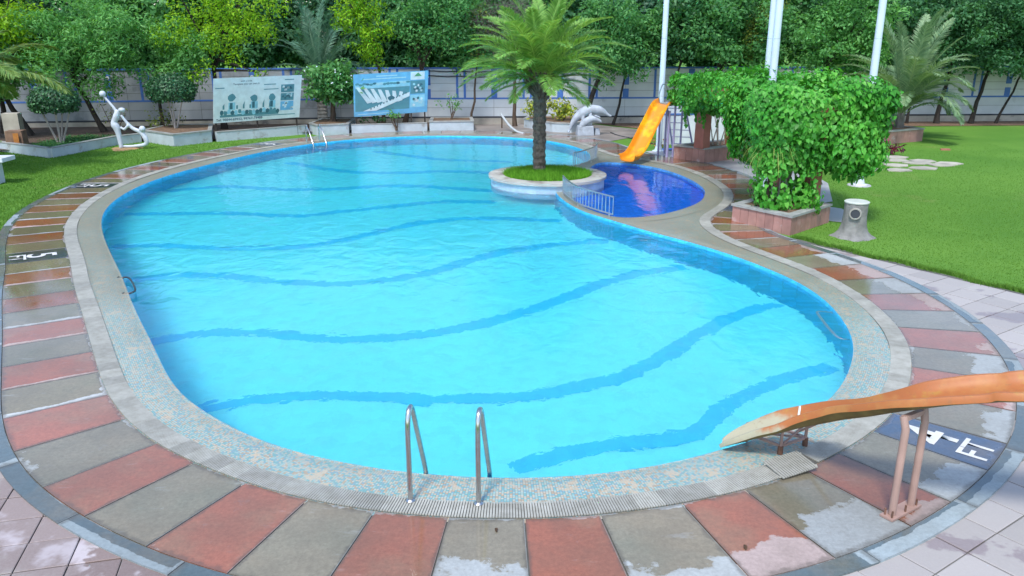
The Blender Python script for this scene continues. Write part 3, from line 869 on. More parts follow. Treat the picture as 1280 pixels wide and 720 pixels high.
# grass: real blades on the lawn in view and in the round planter
def blades(n, sampler, h, w, seed):
    r = np.random.default_rng(seed); P = sampler(n, r); n = len(P)
    a = r.uniform(0, 2 * np.pi, n); hh = r.uniform(.5, 1.2, n) * h; ww = r.uniform(.7, 1.3, n) * w
    d = np.stack([np.cos(a), np.sin(a), np.zeros(n)], 1)
    lean = r.normal(0, .45, (n, 2)) * hh[:, None]
    tip = P + np.concatenate([lean, hh[:, None]], 1)
    V = np.stack([P - d * ww[:, None], P + d * ww[:, None], tip], 1).reshape(-1, 3)
    return V, np.arange(3 * n).reshape(-1, 3), np.repeat(r.uniform(0, 1, n), 3)
kout = (CK + NS * .02)[::10]
def lawn_right(n, r):
    x = r.uniform(4.8, 17, 3 * n); d = r.beta(1.0, 1.9, 3 * n); y = 10.2 + d * 19
    m = ~inside(kout, x, y) & ~inside([(5.3, 14.75), (7.6, 11.25), (9.2, 8.8), (4, 8)], x, y) & (x < 4.5 + .62 * y)
    m &= ~inside([(4.4, 16.05), (5.3, 14.85), (6.5, 16.1), (7.0, 15.9), (7.3, 17.4), (8.2, 20.6), (8.4, 23.2), (8.0, 26.6), (4.4, 26.6)], x, y)
    x, y = x[m][:n], y[m][:n]; return np.stack([x, y, np.full(len(x), -.036)], 1)
def lawn_left(n, r):
    x = r.uniform(-17, -8, 4 * n); y = 13 + r.beta(1, 1.6, 4 * n) * 18
    m = ~inside(kout, x, y) & ~inside(BED, x, y) & (x > -.62 * y - 1.5) & (x < -5.5 - .0 * y)
    x, y = x[m][:n], y[m][:n]; return np.stack([x, y, np.full(len(x), -.036)], 1)
M_BLADE = blade_mat("grass_blade", (.08, .20, .028), (.14, .275, .044))
def edge_s(n, r):
    t_ = r.uniform(0, 1, n); a = np.array([5.3, 14.72]); b = np.array([9.2, 8.95]); d = (b - a) / np.linalg.norm(b - a); q = r.normal(.02, .05, n) + .05 * np.sin(t_ * 47) + .04 * np.sin(t_ * 21)
    p = a + (b - a) * t_[:, None] + np.array([-d[1], d[0]]) * q[:, None]; n2 = n // 2
    i = r.integers(0, len(kout), n2); m_ = (kout[i, 0] < -6) & (kout[i, 1] < 29); k_ = kout[i][m_] + r.normal(0, .04, (m_.sum(), 2)) + r.uniform(-.25, .25, (m_.sum(), 1)) * 0
    return np.vstack([np.c_[p, np.full(n, -.03)], np.c_[k_, np.full(len(k_), -.03)]])
V3, F3, A3 = blades(9000, edge_s, .065, .006, 3)
V1, F1, A1 = blades(90000, lawn_right, .024, .005, 1); V2, F2, A2 = blades(36000, lawn_left, .045, .008, 2)
me = mesh_np("lawn_grass", np.vstack([V1, V2, V3]), np.vstack([F1, F2 + len(V1), F3 + len(V1) + len(V2)]), attrs={"rnd": np.concatenate([A1, A2, A3])})
tag(link("lawn_grass", me, M_BLADE), "short mown grass blades covering the lawn on both sides", "grass", kind="stuff")

# ------------------------------------------------------------------ foliage helpers
def unit(a): return a / np.maximum(np.linalg.norm(a, axis=1), 1e-6)[:, None]
def leaf_quads(P, N, L, W, r, droop=.15):
    """rhombic leaves: P base (n,3), N facing (n,3); returns verts, quads"""
    n = len(P)
    T = unit(np.cross(N, r.normal(0, 1, (n, 3)))); B = np.cross(N, T)
    L = L * r.uniform(.7, 1.3, n)[:, None]; W = W * r.uniform(.75, 1.25, n)[:, None]
    tip = P + T * L - N * L * droop
    mid = P + T * L * .45 + N * W * .10
    V = np.stack([P, mid + B * W * .5, tip, mid - B * W * .5], 1).reshape(-1, 3)
    return V, np.arange(4 * n).reshape(-1, 4)
def heart_leaves(P, N, T, L, r):
    n = len(P); B = np.cross(N, T); L = (L * r.uniform(.75, 1.25, n))[:, None]
    pts = [(0, 0, 0), (-.08, .34, .04), (.38, .40, .05), (1.0, 0, -.22), (.38, -.40, .05), (-.08, -.34, .04)]
    V = np.stack([P + T * L * a + B * L * b + N * L * c for a, b, c in pts], 1).reshape(-1, 3)
    q = np.arange(n)[:, None] * 6
    F = np.concatenate([q + np.array([0, 3, 2, 1]), q + np.array([0, 5, 4, 3])])
    return V, F
def crown_mesh(name, clumps, n_per, L, W, seed, up=.5, droop=.15, spread=1.0, off=(0, 0, 0)):
    r = np.random.default_rng(seed); VV, FF, AA = [], [], []; o = 0
    for (c, rad) in clumps:
        n = max(8, int(n_per * (rad / .5) ** 2 * r.uniform(.75, 1.25)))
        d = unit(r.normal(0, 1, (n, 3))); rr = rad * r.uniform(.25, 1.08, n) ** .6
        P = np.array(c) + d * rr[:, None] * np.array([1.1, 1.1, .85]) * spread
        N = unit(d * .6 + r.normal(0, .55, (n, 3)) + np.array([0, 0, up]))
        V, F = leaf_quads(P, N, L, W, r, droop)
        cr = r.uniform(-.22, .22)
        a = np.clip(.5 + cr + r.normal(0, .2, n), 0, 1)
        VV.append(V); FF.append(F + o); AA.append(np.repeat(a, 4)); o += len(V)
    return mesh_np(name, np.vstack(VV) - np.array(off), np.vstack(FF), attrs={"rnd": np.concatenate(AA)})
def clump_cloud(c, rad, n, seed, rmin=.35, rmax=.65, shell=.45, floor=None):
    r = np.random.default_rng(seed); out = []
    while len(out) < n:
        d = r.normal(0, 1, 3); d /= np.linalg.norm(d)
        q = r.uniform(0, 1) ** shell
        p = np.array(c) + d * q * np.array(rad) * (1 + .15 * math.sin(3 * d[0] + seed) + .12 * math.sin(4 * d[1] + 2 * seed))
        if floor is not None and p[2] < floor: continue
        out.append((p, r.uniform(rmin, rmax)))
    return out

G_YEL = leaf_mat("yellow_green_leaves", (.07, .19, .008), (.19, .40, .015), (.36, .58, .03), .2, .4)
G_FEA = leaf_mat("feathery_green_leaves", (.06, .20, .055), (.13, .37, .10), (.24, .52, .17), .25, .42)
G_MID = leaf_mat("mid_green_leaves", (.04, .155, .055), (.095, .29, .09), (.18, .42, .14), .25, .45)
G_DRK = leaf_mat("dark_green_leaves", (.025, .105, .042), (.055, .185, .072), (.11, .29, .11), .3, .42)
G_BLU = leaf_mat("blue_green_leaves", (.022, .085, .045), (.05, .155, .08), (.10, .24, .13), .3, .35)
G_OLV = leaf_mat("olive_leaves", (.05, .085, .012), (.12, .18, .03), (.22, .27, .05), .25, .3)
G_TWG = leaf_mat("dry_grey_twigs", (.06, .055, .05), (.11, .10, .09), (.17, .16, .14), .15, .1)
G_VIN = leaf_mat("bright_vine_leaves", (.03, .18, .014), (.06, .33, .028), (.15, .46, .06), .4, .28)
G_CRO = leaf_mat("croton_leaves", (.06, .13, .01), (.24, .32, .02), (.55, .52, .05), .4, .2)
G_RED = leaf_mat("red_purple_leaves", (.05, .01, .03), (.13, .02, .05), (.35, .04, .06), .4, .2)
G_PLM = leaf_mat("palm_leaflets", (.10, .23, .05), (.20, .40, .09), (.36, .56, .17), .3, .4)
G_PLB = leaf_mat("blue_grey_palm_leaflets", (.04, .12, .08), (.08, .19, .12), (.16, .29, .18), .35, .2)
G_PLG = leaf_mat("grey_olive_palm_leaflets", (.11, .20, .10), (.20, .33, .17), (.33, .45, .24), .35, .25)
G_CLP = leaf_mat("clipped_dark_leaves", (.010, .055, .022), (.03, .12, .045), (.10, .26, .10), .5, .2)
G_FLW = leaf_mat("rust_flower_petals", (.20, .05, .02), (.38, .12, .05), (.50, .22, .10), .3, .2)

def trunk_path(p0, p1, seed, k=6, wob=.06):
    r = random.Random(seed); p0, p1 = Vector(p0), Vector(p1); L = (p1 - p0).length
    return [p0.lerp(p1, i / k) + (Vector((r.uniform(-1, 1), r.uniform(-1, 1), 0)) * wob * L * .3 if 0 < i < k else Vector()) for i in range(k + 1)]

def tree(name, label, cat, base, top, crown_c, crown_r, ncl, mat, seed, r0=.10, L=.15, W=.07, n_per=130, bark=None, limbs=6, group=None, rmin=.35, rmax=.65, floor=None, up=.5, droop=.15, extra=None):
    t = thing(name, base, label, cat, group)
    clumps = clump_cloud(crown_c, crown_r, ncl, seed, rmin, rmax, floor=floor)
    if extra: clumps += extra
    rr = random.Random(seed)
    path = trunk_path(base, top, seed)
    mb = MB(); mb.tube(path, [r0 * (1 - .45 * i / (len(path) - 1)) * (1.35 if i == 0 else 1) for i in range(len(path))], 8)
    mb.build("trunk", bark or M_BARK, t, smooth=True)
    mb = MB()
    for q in range(limbs):
        c, _ = clumps[rr.randrange(len(clumps))]; s = path[-1] if q % 3 else path[-2]
        mid = (Vector(s) + Vector(c)) / 2 + Vector((rr.uniform(-.2, .2), rr.uniform(-.2, .2), rr.uniform(-.05, .25)))
        mb.tube([s, mid, Vector(c)], [r0 * .5, r0 * .32, r0 * .1], 5)
    if limbs: mb.build("branches", bark or M_BARK, t, smooth=True)
    me = crown_mesh("crown", clumps, n_per, L, W, seed, up, droop, off=base)
    link("crown", me, mat, t)
    return t

def frond_mesh(elev, length, droop, nl, ll, lw, vee=.5, seed=0, start=.14, sweep=.75, dead=0):
    """pinnate frond growing along +X from the origin"""
    r = np.random.default_rng(seed); V, F, A = [], [], []
    k = 14; pts = [np.zeros(3)]; a = elev; dirs = []
    for i in range(k):
        d = np.array([math.cos(a), 0, math.sin(a)]); dirs.append(d)
        pts.append(pts[-1] + d * length / k); a -= droop / k * (0.5 + 1.0 * i / k)
    dirs.append(dirs[-1]); pts = np.array(pts); dirs = np.array(dirs)
    for i in range(k):          # rachis
        for j, p in enumerate((pts[i], pts[i + 1])):
            w = .022 * length / 2.3 * (1 - (i + j) / (k + 2))
            for s in ((0, -1, 0), (0, 1, 0)):
                V.append(p + np.array(s) * w + np.array([0, 0, 0]))
        o = len(V) - 4; F.append((o, o + 1, o + 3, o + 2)); A += [.75] * 4
        for j, p in enumerate((pts[i], pts[i + 1])):
            w = .022 * length / 2.3 * (1 - (i + j) / (k + 2))
            V.append(p + np.array([0, 0, w])); V.append(p - np.array([0, 0, w]))
        o = len(V) - 4; F.append((o, o + 1, o + 3, o + 2)); A += [.75] * 4
    for t in np.linspace(start, .995, nl):
        q = t * k; i = min(int(q), k - 1); f = q - i
        p = pts[i] * (1 - f) + pts[i + 1] * f; d = dirs[i]; upv = np.array([-d[2], 0, d[0]])
        prof = math.sin(math.pi * min(1, (t * .86 + .12))) ** .6
        for s in (-1, 1):
            fwd = sweep + .5 * t + r.normal(0, .07); v = vee + r.normal(0, .12)
            dr = d * fwd + np.array([0, s, 0]) * 1.0 + upv * v; dr /= np.linalg.norm(dr)
            l = ll * prof * r.uniform(.85, 1.12)
            tip = p + dr * l - np.array([0, 0, 1]) * l * .22; mid = p + dr * l * .4
            sd_ = np.cross(dr, upv); sd_ /= max(np.linalg.norm(sd_), 1e-5)
            V += [p, mid + sd_ * lw * .5, tip, mid - sd_ * lw * .5]; o = len(V) - 4; F.append((o, o + 1, o + 2, o + 3))
            A += [float(np.clip(r.normal(.5, .2), 0, 1))] * 4
    return mesh_np("frond", np.array(V), np.array(F), attrs={"rnd": A})

def palm(label, base, trunk_h, r_b, r_t, specs, mat, bark, seed, crown_shaft=None, lean=(0, 0), name="palm_tree", start_r=.06, fibre=None):
    t = thing(name, base, label, "palm")
    rr = random.Random(seed); mb = MB()
    k = 26; prof = []
    for i in range(k + 1):
        f = i / k; rad = r_b + (r_t - r_b) * f
        prof.append((rad * (1.09 if i % 2 else .93), trunk_h * f))
    mb.lathe(prof, base, 16, lambda a, z: 1 + .05 * math.sin(5 * a + z * 9))
    mb.build("trunk", bark, t, smooth=False)
    if fibre:
        mb = MB()
        for i in range(70):
            a = rr.uniform(0, 6.28); z0 = trunk_h - rr.uniform(-.05, .5); q = r_t * 1.0
            d = Vector((math.cos(a), math.sin(a), 0)); ln = rr.uniform(.18, .42)
            p = Vector(base) + d * q + Vector((0, 0, z0))
            mb.beam(p, p + d * ln * .65 + Vector((0, 0, ln * .8)), .05, .02)
        mb.build("leaf_bases", fibre, t)
    meshes = {}
    for (n, elev, length, droop, nl, ll, lw, vee) in specs:
        for q in range(n):
            var = q % 2
            key = (elev, var)
            if key not in meshes:
                me = frond_mesh(R(elev + (4 if var else -4)), length * (1.06 if var else .96), droop, nl, ll, lw, vee, seed + len(meshes))
                me.materials.append(mat); meshes[key] = me
            o = bpy.data.objects.new("frond", meshes[key]); COL.objects.link(o); o.parent = t
            a = 2 * math.pi * q / n + rr.uniform(-.25, .25) + elev * .13
            o.rotation_euler = (rr.uniform(-.22, .22), rr.uniform(-.08, .08), a)
            o.location = (math.cos(a) * start_r, math.sin(a) * start_r, trunk_h + rr.uniform(-.06, .1))
            s = rr.uniform(.9, 1.08); o.scale = (s, s, s)
    return t

# ------------------------------------------------------------------ boundary wall
def wall_y(x):
    return 35.2 + (x + 6.5) * (3.0 / 20.5) if x < -6.5 else 35.2 + (x + 6.5) * (1.75 / 33.5)
def build_wall(name, label, x0, x1, bay, phase, wm=None):
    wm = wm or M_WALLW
    t = thing(name, (x0, wall_y(x0), -.05), label, "wall")
    a = Vector((x0, wall_y(x0), 0)); b = Vector((x1, wall_y(x1), 0)); L = (b - a).length; d = (b - a) / L
    ang = math.atan2(d.y, d.x); nrm = Vector((d.y, -d.x, 0))      # towards the pool
    def part(nm, s, z0, z1, w, th, out, mat):
        c = a + d * s + nrm * out
        return MB().box((c.x, c.y, (z0 + z1) / 2), (w, th, z1 - z0), ang).build(nm, mat, t)
    part("plinth", L / 2, -.06, .24, L, .16, .03, M_PLINTH)
    part("mould_line", L / 2, .24, .30, L - .01, .15, .04, M_BLACK)
    nb = int(L / bay)
    zs = [.30, .68, 1.06, 1.38, 1.70, 2.02, 2.30]
    shared = {}
    for i in range(nb + 1):
        s0, s1 = i * bay, min((i + 1) * bay, L)
        if s1 - s0 < .3: continue
        for z0, z1 in zip(zs[:-1], zs[1:]):
            c = a + d * (s0 + s1) / 2
            key = (round(s1 - s0, 2), round(z1 - z0, 2))
            if key not in shared:
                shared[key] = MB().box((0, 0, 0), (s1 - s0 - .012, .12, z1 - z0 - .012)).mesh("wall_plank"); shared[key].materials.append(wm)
            o = bpy.data.objects.new("wall_plank", shared[key]); COL.objects.link(o); o.parent = t
            o.location = (c.x - t.location.x, c.y - t.location.y, (z0 + z1) / 2 - t.location.z); o.rotation_euler = (0, 0, ang)
    part("wall_core", L / 2, .25, 2.29, L - .02, .08, 0, M_MORTAR)
    part("cap_band", L / 2, 2.30, 2.36, L, .20, 0, M_BLUE)
    part("blue_band", L / 2, 1.03, 1.10, L - .02, .126, .005, M_BLUE)
    s = phase; k = 0
    while s < L - .3:
        if k % 2 == 0:
            for q in (-.16, .16): part("blue_stripe", s + q, 1.10, 2.30, .10, .126, .006, M_BLUE)
        else:
            part("blue_block", s, 1.101, 1.46, .26, .126, .006, M_BLUE); part("blue_block", s, 1.62, 2.28, .26, .126, .006, M_BLUE)
            c = a + d * s + nrm * .069; m_ = MB(); m_.tube([c + Vector((0, 0, 2.0)), c + nrm * .006 + Vector((0, 0, 2.0))], .08, 14); m_.build("white_disc", M_WALLW, t)
        s += bay / 2; k += 1
    return t
build_wall("boundary_wall", "long whitewashed boundary wall with blue stripes behind the far end of the pool", -6.5, 31, 2.86, 1.45)
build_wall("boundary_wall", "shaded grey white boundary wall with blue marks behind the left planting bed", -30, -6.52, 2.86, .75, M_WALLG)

cables = thing("wall_cable", (-3.6, wall_y(-3.6) - .15, 0), "pair of black cables strung along the white wall top right of the blue billboard", "cable")
for z0, sag in ((2.22, .05), (2.02, .06)):
    P = [(x, wall_y(x) - .13 - .02 * math.sin(x), z0 - sag * math.sin(math.pi * (x + 3.9) / 6.6) + .015 * math.sin(5 * x)) for x in np.linspace(-3.9, 2.7, 24)]
    MB().tube(P, .022, 5).build("cable", M_BLACK, cables)

# ------------------------------------------------------------------ planters and low walls at the back
def ring_planter(name, label, poly, h, mat, ledge=None, soil=None, z0=-.04, lw=.12, panel=0, cat="planter", group=None):
    cx = sum(p[0] for p in poly) / len(poly); cy = sum(p[1] for p in poly) / len(poly)
    t = thing(name, (cx, cy, z0), label, cat, group)
    def inset(d):
        out = []
        n = len(poly)
        for i in range(n):
            p0, p1, p2 = (Vector(poly[(i + k) % n]) for k in (-1, 0, 1))
            e0, e1 = (p1 - p0).normalized(), (p2 - p1).normalized()
            n0, n1 = Vector((-e0.y, e0.x)), Vector((-e1.y, e1.x))
            b = (n0 + n1); b = b / max(b.dot(n0), .3) if b.length > 1e-3 else n0
            out.append((p1.x + b.x * d, p1.y + b.y * d))
        return out
    ccw = sum(poly[i][0] * poly[(i + 1) % len(poly)][1] - poly[(i + 1) % len(poly)][0] * poly[i][1] for i in range(len(poly))) > 0
    if not ccw: poly = poly[::-1]
    core = inset(.02 if panel else 0)
    MB().prism(core, z0, h - .045).build("body", M_MORTAR if panel else mat, t)
    if panel:
        n = len(poly)
        for i in range(n):
            a, b = Vector((*poly[i], 0)), Vector((*poly[(i + 1) % n], 0)); L = (b - a).length; k = max(1, int(round(L / panel))); d = (b - a) / L; nn = Vector((d.y, -d.x, 0))
            for q in range(k):
                c = a + d * L * (q + .5) / k - nn * .012
                MB().box((c.x, c.y, (z0 + h - .05) / 2), (L / k - .008, .022, h - .05 - z0), math.atan2(d.y, d.x)).build("cladding_panel", mat, t)
    inn = inset(lw); out = inset(-.025); n = len(poly)
    mb = MB(); z1 = h - .044
    for i in range(n):
        j = (i + 1) % n
        mb.add([(*out[i], z1), (*out[j], z1), (*inn[j], z1), (*inn[i], z1), (*out[i], h), (*out[j], h), (*inn[j], h), (*inn[i], h)],
               [(4, 5, 6, 7), (0, 1, 5, 4), (2, 3, 7, 6), (0, 3, 2, 1)])
    mb.build("ledge", ledge or mat, t)
    MB().prism(inset(lw - .01), h - .043, h - .02).build("soil", soil or M_LITTER, t)
    return t
PL = "whitewashed planters along the back wall"
ring_planter("raised_planter", "long whitewashed planter under the round clipped tree right of the sculpture", [(-13.39, 29.3), (-11.72, 27.95), (-10.85, 29.2), (-11.6, 31.4), (-13.2, 31.2)], .40, M_KERBW, M_LEDGE, group=PL)
ring_planter("raised_planter", "whitewashed planter holding the white flowered tree between the two billboards", [(-7.97, 31.9), (-7.54, 31.2), (-6.4, 31.75), (-6.5, 34.0), (-7.9, 33.8)], .38, M_KERBW, M_LEDGE, group=PL)
ring_planter("raised_planter", "small square whitewashed planter right of the blue billboard", [(-3.32, 32.65), (-1.56, 32.92), (-1.7, 34.5), (-3.4, 34.3)], .37, M_KERBW, M_LEDGE, group=PL)
ring_planter("raised_planter", "angular whitewashed planter of yellow crotons behind the palm island", [(.5, 34.0), (1.6, 32.3), (2.35, 32.0), (3.3, 33.4), (3.4, 35.2), (.7, 35.0)], .36, M_KERBW, M_LEDGE, group=PL)
def low_wall(label, pts, h=.26, th=.16):
    t = thing("low_kerb_wall", (*pts[0], -.04), label, "low wall", "low walls edging the planting bed")
    for a, b in zip(pts[:-1], pts[1:]):
        d = Vector((b[0] - a[0], b[1] - a[1])); L = d.length; c = ((a[0] + b[0]) / 2, (a[1] + b[1]) / 2); an = math.atan2(d.y, d.x)
        MB().box((c[0], c[1], h / 2 - .02), (L, th, h + .04), an).build("wall_run", M_KERBW, t)
        MB().box((c[0], c[1], h + .012), (L - .004, th + .03, .024), an).build("cap", M_LEDGE, t)
low_wall("low white kerb wall with a corner in front of the clipped dark tree at left", [(-17.6, 27.2), (-14.52, 25.25), (-13.96, 28.4), (-13.45, 29.2)])
low_wall("low white kerb wall under the white billboard", [(-10.75, 29.35), (-8.05, 31.75)], .30)
low_wall("low white kerb wall under the blue billboard", [(-6.32, 31.9), (-3.42, 32.62)], .30)

# ------------------------------------------------------------------ billboards
def flat(name, col, rough=.5): return plain(name, col, rough, .10, 5, 0, 30)
P_TEAL, P_DTEAL = flat("printed_teal", (.10, .28, .34)), flat("printed_dark_teal", (.045, .15, .20))
P_PALE, P_SKY, P_ICE = flat("printed_pale_blue", (.42, .66, .74)), flat("printed_sky_blue", (.16, .46, .72)), flat("printed_ice_blue", (.30, .62, .76))
P_INK, P_GREEN, P_WHITE = flat("printed_dark_ink", (.07, .13, .20)), flat("printed_green", (.10, .36, .16)), flat("printed_white", (.66, .76, .80))
def board(label, A, Bp, z0, z1, dz, face, lean, items, texts, posts):
    A = Vector((*A, 0)); Bp = Vector((*Bp, 0)); d = Bp - A; L = d.length; u = d / L; nr = Vector((u.y, -u.x, 0))
    t = thing("billboard", (A.x, A.y, -.04), label, "billboard", "billboards on the planting bed")
    H_ = z1 - z0; upv = (Vector((0, 0, 1)) + nr * lean).normalized()
    def P(a, b, o=0): return A + Vector((0, 0, z0)) + u * (a * L) + Vector((0, 0, dz * a)) + upv * (b * H_) + (nr) * o
    def quad(nm, c, mat, o, parent, th=.003):
        pts = [P(a, b, o) for a, b in c]; bk = [P(a, b, o - th) for a, b in c]; n = len(c)
        ar = sum(c[i][0] * c[(i + 1) % n][1] - c[(i + 1) % n][0] * c[i][1] for i in range(n))
        if ar < 0: pts.reverse(); bk.reverse()
        mb = MB(); mb.add(pts + bk, [tuple(range(n)), tuple(reversed(range(n, 2 * n)))] + [(i, n + i, n + (i + 1) % n, (i + 1) % n) for i in range(n)])
        return mb.build(nm, mat, parent)
    pn = quad("panel", [(0, 0), (1, 0), (1, 1), (0, 1)], face, 0, t, .02)
    k = 0
    for nm, c, mat, lay in items: quad(nm, c, mat, .004 * lay, pn)
    for s, size, a, b, mat in texts:
        me = text_mesh(s, size * H_)
        rot = Matrix((u, upv, u.cross(upv))).transposed().to_4x4()
        slope = math.atan2(dz, L)
        me.transform(Matrix.Translation(P(a, b, .012) - wloc(pn)) @ rot @ Matrix.Rotation(slope, 4, 'Z'))
        link("lettering", me, mat, pn)
    for a in posts:
        p = P(a, .5, -.05)
        MB().beam(P(a, .96, -.055), P(a, -.0, -.055), .05).build("frame_bar", M_BARKD, t)
        q = P(a, 0, -.055); MB().beam((q.x, q.y, q.z + .02), (q.x, q.y, -.04), .055).build("post", M_BARKD, t)
    for b in (.08, .92): MB().beam(P(.01, b, -.035), P(.99, b, -.035), .03).build("frame_bar", M_BARKD, t)
    return t
rr = random.Random(3)
it = []
for j, (y0, y1) in enumerate(((.62, .80), (.43, .60), (.20, .41))):
    it.append(("printed_picture", [(.76, y0), (.915, y0), (.915, y1), (.76, y1)], P_TEAL if j < 2 else P_SKY, 1))
    for q in range(9):
        a, b = .77 + rr.random() * .12, y0 + .02 + rr.random() * (y1 - y0 - .07)
        it.append(("printed_shape", [(a, b), (a + .02 + rr.random() * .012, b + .005), (a + .022, b + .05), (a + .003, b + .045)], rr.choice([P_PALE, P_WHITE, P_DTEAL]), 2))
def blob(cx, cy, rx, ry, n=9): return [(cx + rx * math.cos(2 * math.pi * i / n) * rr.uniform(.75, 1.1), cy + ry * math.sin(2 * math.pi * i / n) * rr.uniform(.75, 1.1)) for i in range(n)]
it.append(("printed_shape", [(.07, .12), (.74, .12), (.74, .20), (.07, .17)], P_TEAL, 1))
for q in range(17):
    it.append(("printed_shape", blob(.09 + q * .04, .19 + rr.random() * .05, .024, .06), rr.choice([P_TEAL, P_DTEAL, P_ICE]), 2))
for cx, cy in ((.2, .56), (.45, .52), (.66, .52)):
    it.append(("printed_shape", blob(cx, cy, .045, .09), P_TEAL, 1)); it.append(("printed_shape", [(cx - .035, .28), (cx + .04, .28), (cx + .04, .45), (cx - .035, .45)], P_ICE, 1)); it.append(("printed_shape", [(cx - .02, .30), (cx + .01, .30), (cx + .01, .44), (cx - .02, .44)], P_DTEAL, 2))
for q in range(8): it.append(("printed_shape", [(.10 + q * .075, .30), (.12 + q * .075, .30), (.12 + q * .075, .36 + .16 * rr.random()), (.10 + q * .075, .38)], rr.choice([P_TEAL, P_ICE]), 1))
for y, a0, a1 in ((.77, .02, .12), (.70, .56, .73), (.81, .56, .70), (.90, .80, .91)): it.append(("printed_line", [(a0, y), (a1, y), (a1, y + .02), (a0, y + .02)], P_TEAL, 1))
it.append(("printed_line", [(.46, .095), (.94, .085), (.94, .105), (.46, .115)], P_TEAL, 1))
board("tilted white billboard printed with houses, trees and phone numbers", (-10.85, 29.5), (-8.22, 31.45), .60, 2.30, .04, flat("board_white", (.72, .80, .83)), .36, it,
      [("Tel: 98844-69922, 99767-74488", .078, .29, .06, P_INK), ("with a smile", .05, .36, .92, P_INK), ("Template you can own it", .056, .36, .855, P_INK)], (.03, .5, .97))
it = [("printed_picture", [(.02, .12), (.75, .12), (.75, .80), (.02, .72)], P_TEAL, 1), ("printed_picture", [(.02, .66), (.75, .66), (.75, .80), (.02, .78)], P_ICE, 2)]
for q in range(7):
    a = .10 + q * .068
    it.append(("printed_row", [(a + .08, .30 - q * .0), (a + .145, .33), (a - .03 + q * .03, .70 - q * .028), (a - .075 + q * .03, .70 - q * .025)], P_WHITE, 3))
it.append(("printed_row", [(.12, .12), (.30, .12), (.75, .42), (.75, .52)], P_WHITE, 4))
for q in range(12):
    a = .22 + q * .043; it.append(("printed_shape", [(a, .15 + q * .030), (a + .015, .155 + q * .030), (a + .015, .19 + q * .030), (a, .185 + q * .030)], P_DTEAL, 5))
it.append(("printed_shape", blob(.50, .40, .05, .06), P_DTEAL, 4))
for q in range(16): it.append(("printed_shape", blob(.05 + q * .045, .74 + rr.random() * .03, .03, .03), rr.choice([P_TEAL, P_PALE, P_DTEAL]), 3))
it.append(("logo_panel", [(.76, .80), (.95, .80), (.95, .985), (.76, .985)], P_WHITE, 1)); it.append(("logo_leaf", [(.81, .88), (.91, .88), (.89, .92), (.86, .965), (.83, .92)], P_GREEN, 2))
for y0, y1, m_ in ((.47, .78, P_TEAL), (.14, .44, P_ICE)):
    it.append(("printed_picture", [(.76, y0), (.96, y0), (.96, y1), (.76, y1)], m_, 1))
    for q in range(12): it.append(("printed_shape", blob(.78 + rr.random() * .15, y0 + .05 + rr.random() * .18, .02, .035, 6), rr.choice([P_WHITE, P_PALE, P_DTEAL]), 2))
for y, a0, a1 in ((.92, .30, .58), (.86, .12, .70)): it.append(("printed_line", [(a0, y), (a1, y), (a1, y + .025), (a0, y + .025)], P_PALE, 1))
it.append(("printed_line", [(.05, .04), (.5, .045), (.5, .06), (.05, .055)], P_PALE, 1))
board("blue billboard showing an aerial view of white housing rows and a green logo", (-6.2, 31.95), (-3.42, 32.85), .60, 2.30, .12, P_SKY, .30, it, [("DELHI", .05, .855, .85, P_DTEAL)] if False else [], (.03, .78, .97))

# ------------------------------------------------------------------ palm island in the pool
PC = (.92, 20.72)
isl = thing("palm_island_planter", (PC[0], PC[1], -.7), "round lilac planter with stone rim standing in the pool between both basins", "planter")
MB().lathe([(1.47, 0), (1.47, .82)], (PC[0], PC[1], -.68), 56).build("wall", M_ROUNDP, isl, smooth=False)
mb = MB(); n = 56
for r0_, r1_, z0_, z1_ in ((1.14, 1.53, .14, .205),):
    v = []
    for k in range(n):
        a = 2 * math.pi * k / n
        for r_, z in ((r1_, z0_), (r1_, z1_), (r0_, z1_), (r0_, z0_)): v.append((PC[0] + r_ * math.cos(a), PC[1] + r_ * math.sin(a), z))
    f = []
    for k in range(n):
        k2 = (k + 1) % n
        for q in range(4): f.append((k * 4 + q, k2 * 4 + q, k2 * 4 + (q + 1) % 4, k * 4 + (q + 1) % 4))
    mb.add(v, f)
mb.build("rim", M_RIMSTONE, isl)
MB().lathe([(1.135, 0), (1.135, .05)], (PC[0], PC[1], .145), 40).build("soil", M_LITTER, isl)
def isl_s(n, r):
    a = r.uniform(0, 6.2832, n); q = 1.14 * np.sqrt(r.uniform(0, 1, n)); return np.stack([PC[0] + q * np.cos(a), PC[1] + q * np.sin(a), np.full(n, .19)], 1)
V, F, A = blades(13000, isl_s, .12, .009, 5)
tag(link("planter_grass", mesh_np("planter_grass", V, F, attrs={"rnd": A}), blade_mat("lush_grass_blade", (.07, .23, .015), (.20, .46, .05))), "lush green grass filling the round palm planter", "grass", kind="stuff")
palm("date palm with rough trunk growing in the round pool planter", (.72, 21.2, .17), 2.36, .165, .17,
     [(11, 82, 2.1, .9, 80, .46, .034, .5), (13, 62, 2.25, 1.2, 80, .48, .034, .45), (14, 42, 2.3, 1.3, 80, .48, .034, .4), (14, 22, 2.1, 1.0, 80, .46, .034, .35), (10, 4, 1.5, .8, 60, .40, .034, .3)],
     G_PLM, bark_mat("rough_palm_bark", (.05, .042, .035), (.22, .18, .145), (18, 18, 14)), 11, fibre=bark_mat("palm_fibre", (.09, .07, .05), (.24, .19, .13)), start_r=.1)

